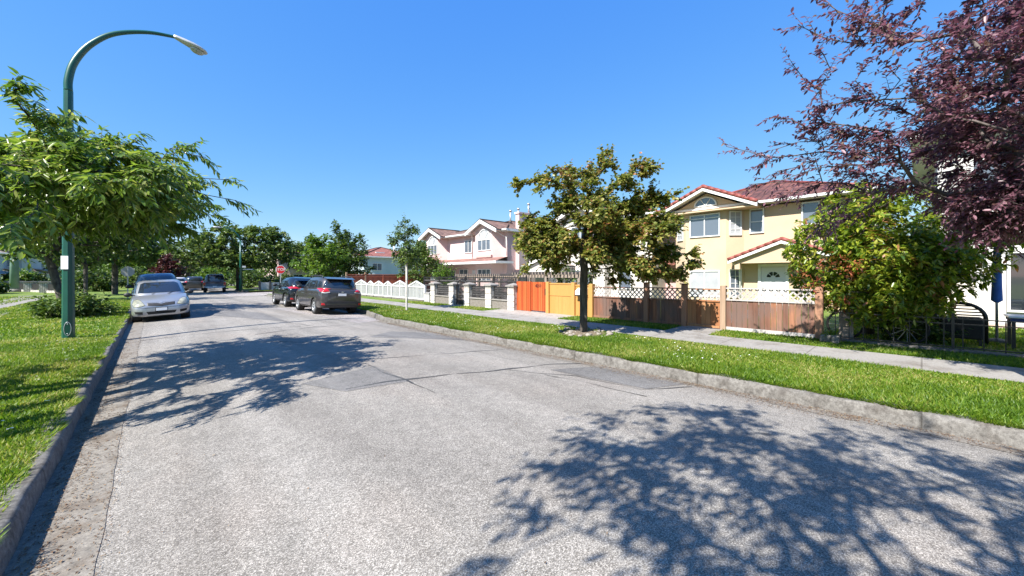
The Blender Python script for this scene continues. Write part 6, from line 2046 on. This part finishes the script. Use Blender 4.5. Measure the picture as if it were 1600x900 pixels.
swin = [[(.66, 1.09), (-.27, 1.09), (-.27, 1.44), (.28, 1.43)], [(-.34, 1.09), (-1.10, 1.10), (-1.10, 1.44), (-.34, 1.445)], [(-1.17, 1.11), (-1.72, 1.17), (-1.62, 1.37), (-1.17, 1.44)]]
p3 = car_paint('brown grey paint', (.075, .070, .070), .55, .30)
make_car('parked_suv', 'brown grey suv parked at the right kerb seen from behind', 5.78, 18.75, (0, 1), st3, cab3, (1.22, -1.24, .335, .755), p3, swin,
         [(-.70, 1.10), (.70, 1.10), (.60, 1.45), (-.60, 1.45)], [(-.68, 1.14), (.68, 1.14), (.64, 1.30), (.55, 1.45), (-.55, 1.45), (-.64, 1.30)],
         suv_decals(p3), mirrors=(.66, .86, 1.13), extra=suv_extra(p3))
# ---- black suv ahead of it
p4 = car_paint('black paint', (.010, .011, .014), .3, .22)
st4 = [(a, b_ * 1.02, c_ * 1.0, d * .98, e * .98, f) for a, b_, c_, d, e, f in st3]
cab4 = [(1.0, -2.0, 1.08, .84), (1.12, -1.97, .92, .82), (1.25, -1.86, .74, .79), (1.38, -1.68, .52, .745), (1.48, -1.50, .34, .70), (1.54, -1.36, .18, .62), (1.56, -1.2, -.1, .46)]
swin4 = [[(.62, 1.07), (-.27, 1.07), (-.27, 1.42), (.25, 1.41)], [(-.34, 1.07), (-1.15, 1.09), (-1.02, 1.42), (-.34, 1.425)], [(-1.22, 1.10), (-1.60, 1.17), (-1.40, 1.33), (-1.14, 1.40)]]
d4 = [q for q in suv_decals(M_STEEL) if q[0] not in ('tail_light', 'reverse_light', 'side_tail_light', 'licence_plate')]
d4 += [('tail_light', [(.34, .985), (.60, .97), (.84, .975), (.82, 1.05), (.60, 1.055), (.34, 1.01)], '-x', M_TAIL, {'mirror': True, 'bulge': .01, 'lift': .012}),
       ('side_tail_light', [(-2.0, .96), (-1.62, 1.0), (-1.72, 1.07), (-1.98, 1.07)], '+y', M_TAIL, {'mirror': True, 'lift': .008}),
       ('licence_plate', rect(-.16, .16, .66, .76), '-x', M_PLATE, {'lift': .012}), ('skid_plate', [(-.5, .30), (.5, .30), (.46, .38), (-.46, .38)], '-x', M_STEEL, {'lift': .025})]
make_car('parked_suv', 'black suv with long red tail lights parked ahead of the brown grey suv', 5.86, 23.9, (0, 1), st4, cab4, (1.24, -1.22, .345, .765), p4, swin4,
         [(-.70, 1.10), (.70, 1.10), (.60, 1.43), (-.60, 1.43)], [(-.66, 1.13), (.66, 1.13), (.62, 1.28), (.52, 1.42), (-.52, 1.42), (-.62, 1.28)],
         d4, mirrors=(.64, .87, 1.11), extra=suv_extra(p4, False))

# ---- far vehicles
st5 = [(-2.6, .7, .55, .98, 1.06, .7), (-2.5, .92, .45, 1.02, 1.08, .84), (-1, .95, .4, 1.04, 1.10, .86), (.8, .95, .4, 1.04, 1.12, .84), (1.6, .94, .42, 1.0, 1.12, .8), (2.4, .9, .45, .9, 1.04, .74), (2.6, .7, .5, .8, .9, .6)]
cab5 = [(1.06, -1.0, 1.5, .86), (1.25, -.98, 1.3, .84), (1.5, -.9, 1.0, .78), (1.72, -.8, .7, .70), (1.8, -.65, .5, .6), (1.83, -.4, .3, .4)]
make_car('pickup_truck', 'dark navy pickup truck parked at the far end of the street', 4.75, 50.6, (.10, 1), st5, cab5, (1.65, -1.65, .37, .80), car_paint('dark navy paint', (.012, .018, .045), .2, .3),
         [[(1.0, 1.22), (.1, 1.22), (.1, 1.62), (.6, 1.6)], [(0, 1.22), (-.8, 1.22), (-.72, 1.6), (0, 1.62)]], [(-.74, 1.2), (.74, 1.2), (.6, 1.66), (-.6, 1.66)], [(-.7, 1.2), (.7, 1.2), (.6, 1.62), (-.6, 1.62)],
         [('tail_light', rect(.72, .88, .72, 1.0), '-x', M_TAIL, {'mirror': True, 'lift': .015}), ('licence_plate', rect(-.16, .16, .55, .66), '-x', M_PLATE, {'lift': .03}), ('rear_bumper', rect(-.86, .86, .46, .60), '-x', M_STEEL, {'lift': .02})], mirrors=(1.1, .92, 1.25), cat='truck')
make_car('parked_car', 'dark grey car parked just beyond the pickup truck', 3.55, 57, (.1, 1), st3, cab3, (1.22, -1.24, .335, .755), car_paint('mid grey paint', (.035, .037, .04), .4, .3), swin[:2],
         [(-.70, 1.10), (.70, 1.10), (.60, 1.45), (-.60, 1.45)], [(-.66, 1.14), (.66, 1.14), (.55, 1.45), (-.55, 1.45)], [('tail_light', rect(.6, .82, .95, 1.08), '-x', M_TAIL, {'mirror': True})])
make_car('parked_car', 'pale car farthest along the street beside the purple tree', 2.3, 60.5, (.1, 1), st, cab, (1.12, -1.18, .29, .71), car_paint('pale paint', (.5, .5, .52), .3, .35),
         [[(.62, 1.02), (-.35, 1.03), (-.35, 1.37), (.12, 1.36)]], [(-.63, 1.02), (.63, 1.02), (.5, 1.38), (-.5, 1.38)], [(-.58, 1.05), (.58, 1.05), (.5, 1.36), (-.5, 1.36)], [('tail_light', rect(.52, .7, .72, .95), '-x', M_TAIL, {'mirror': True})])
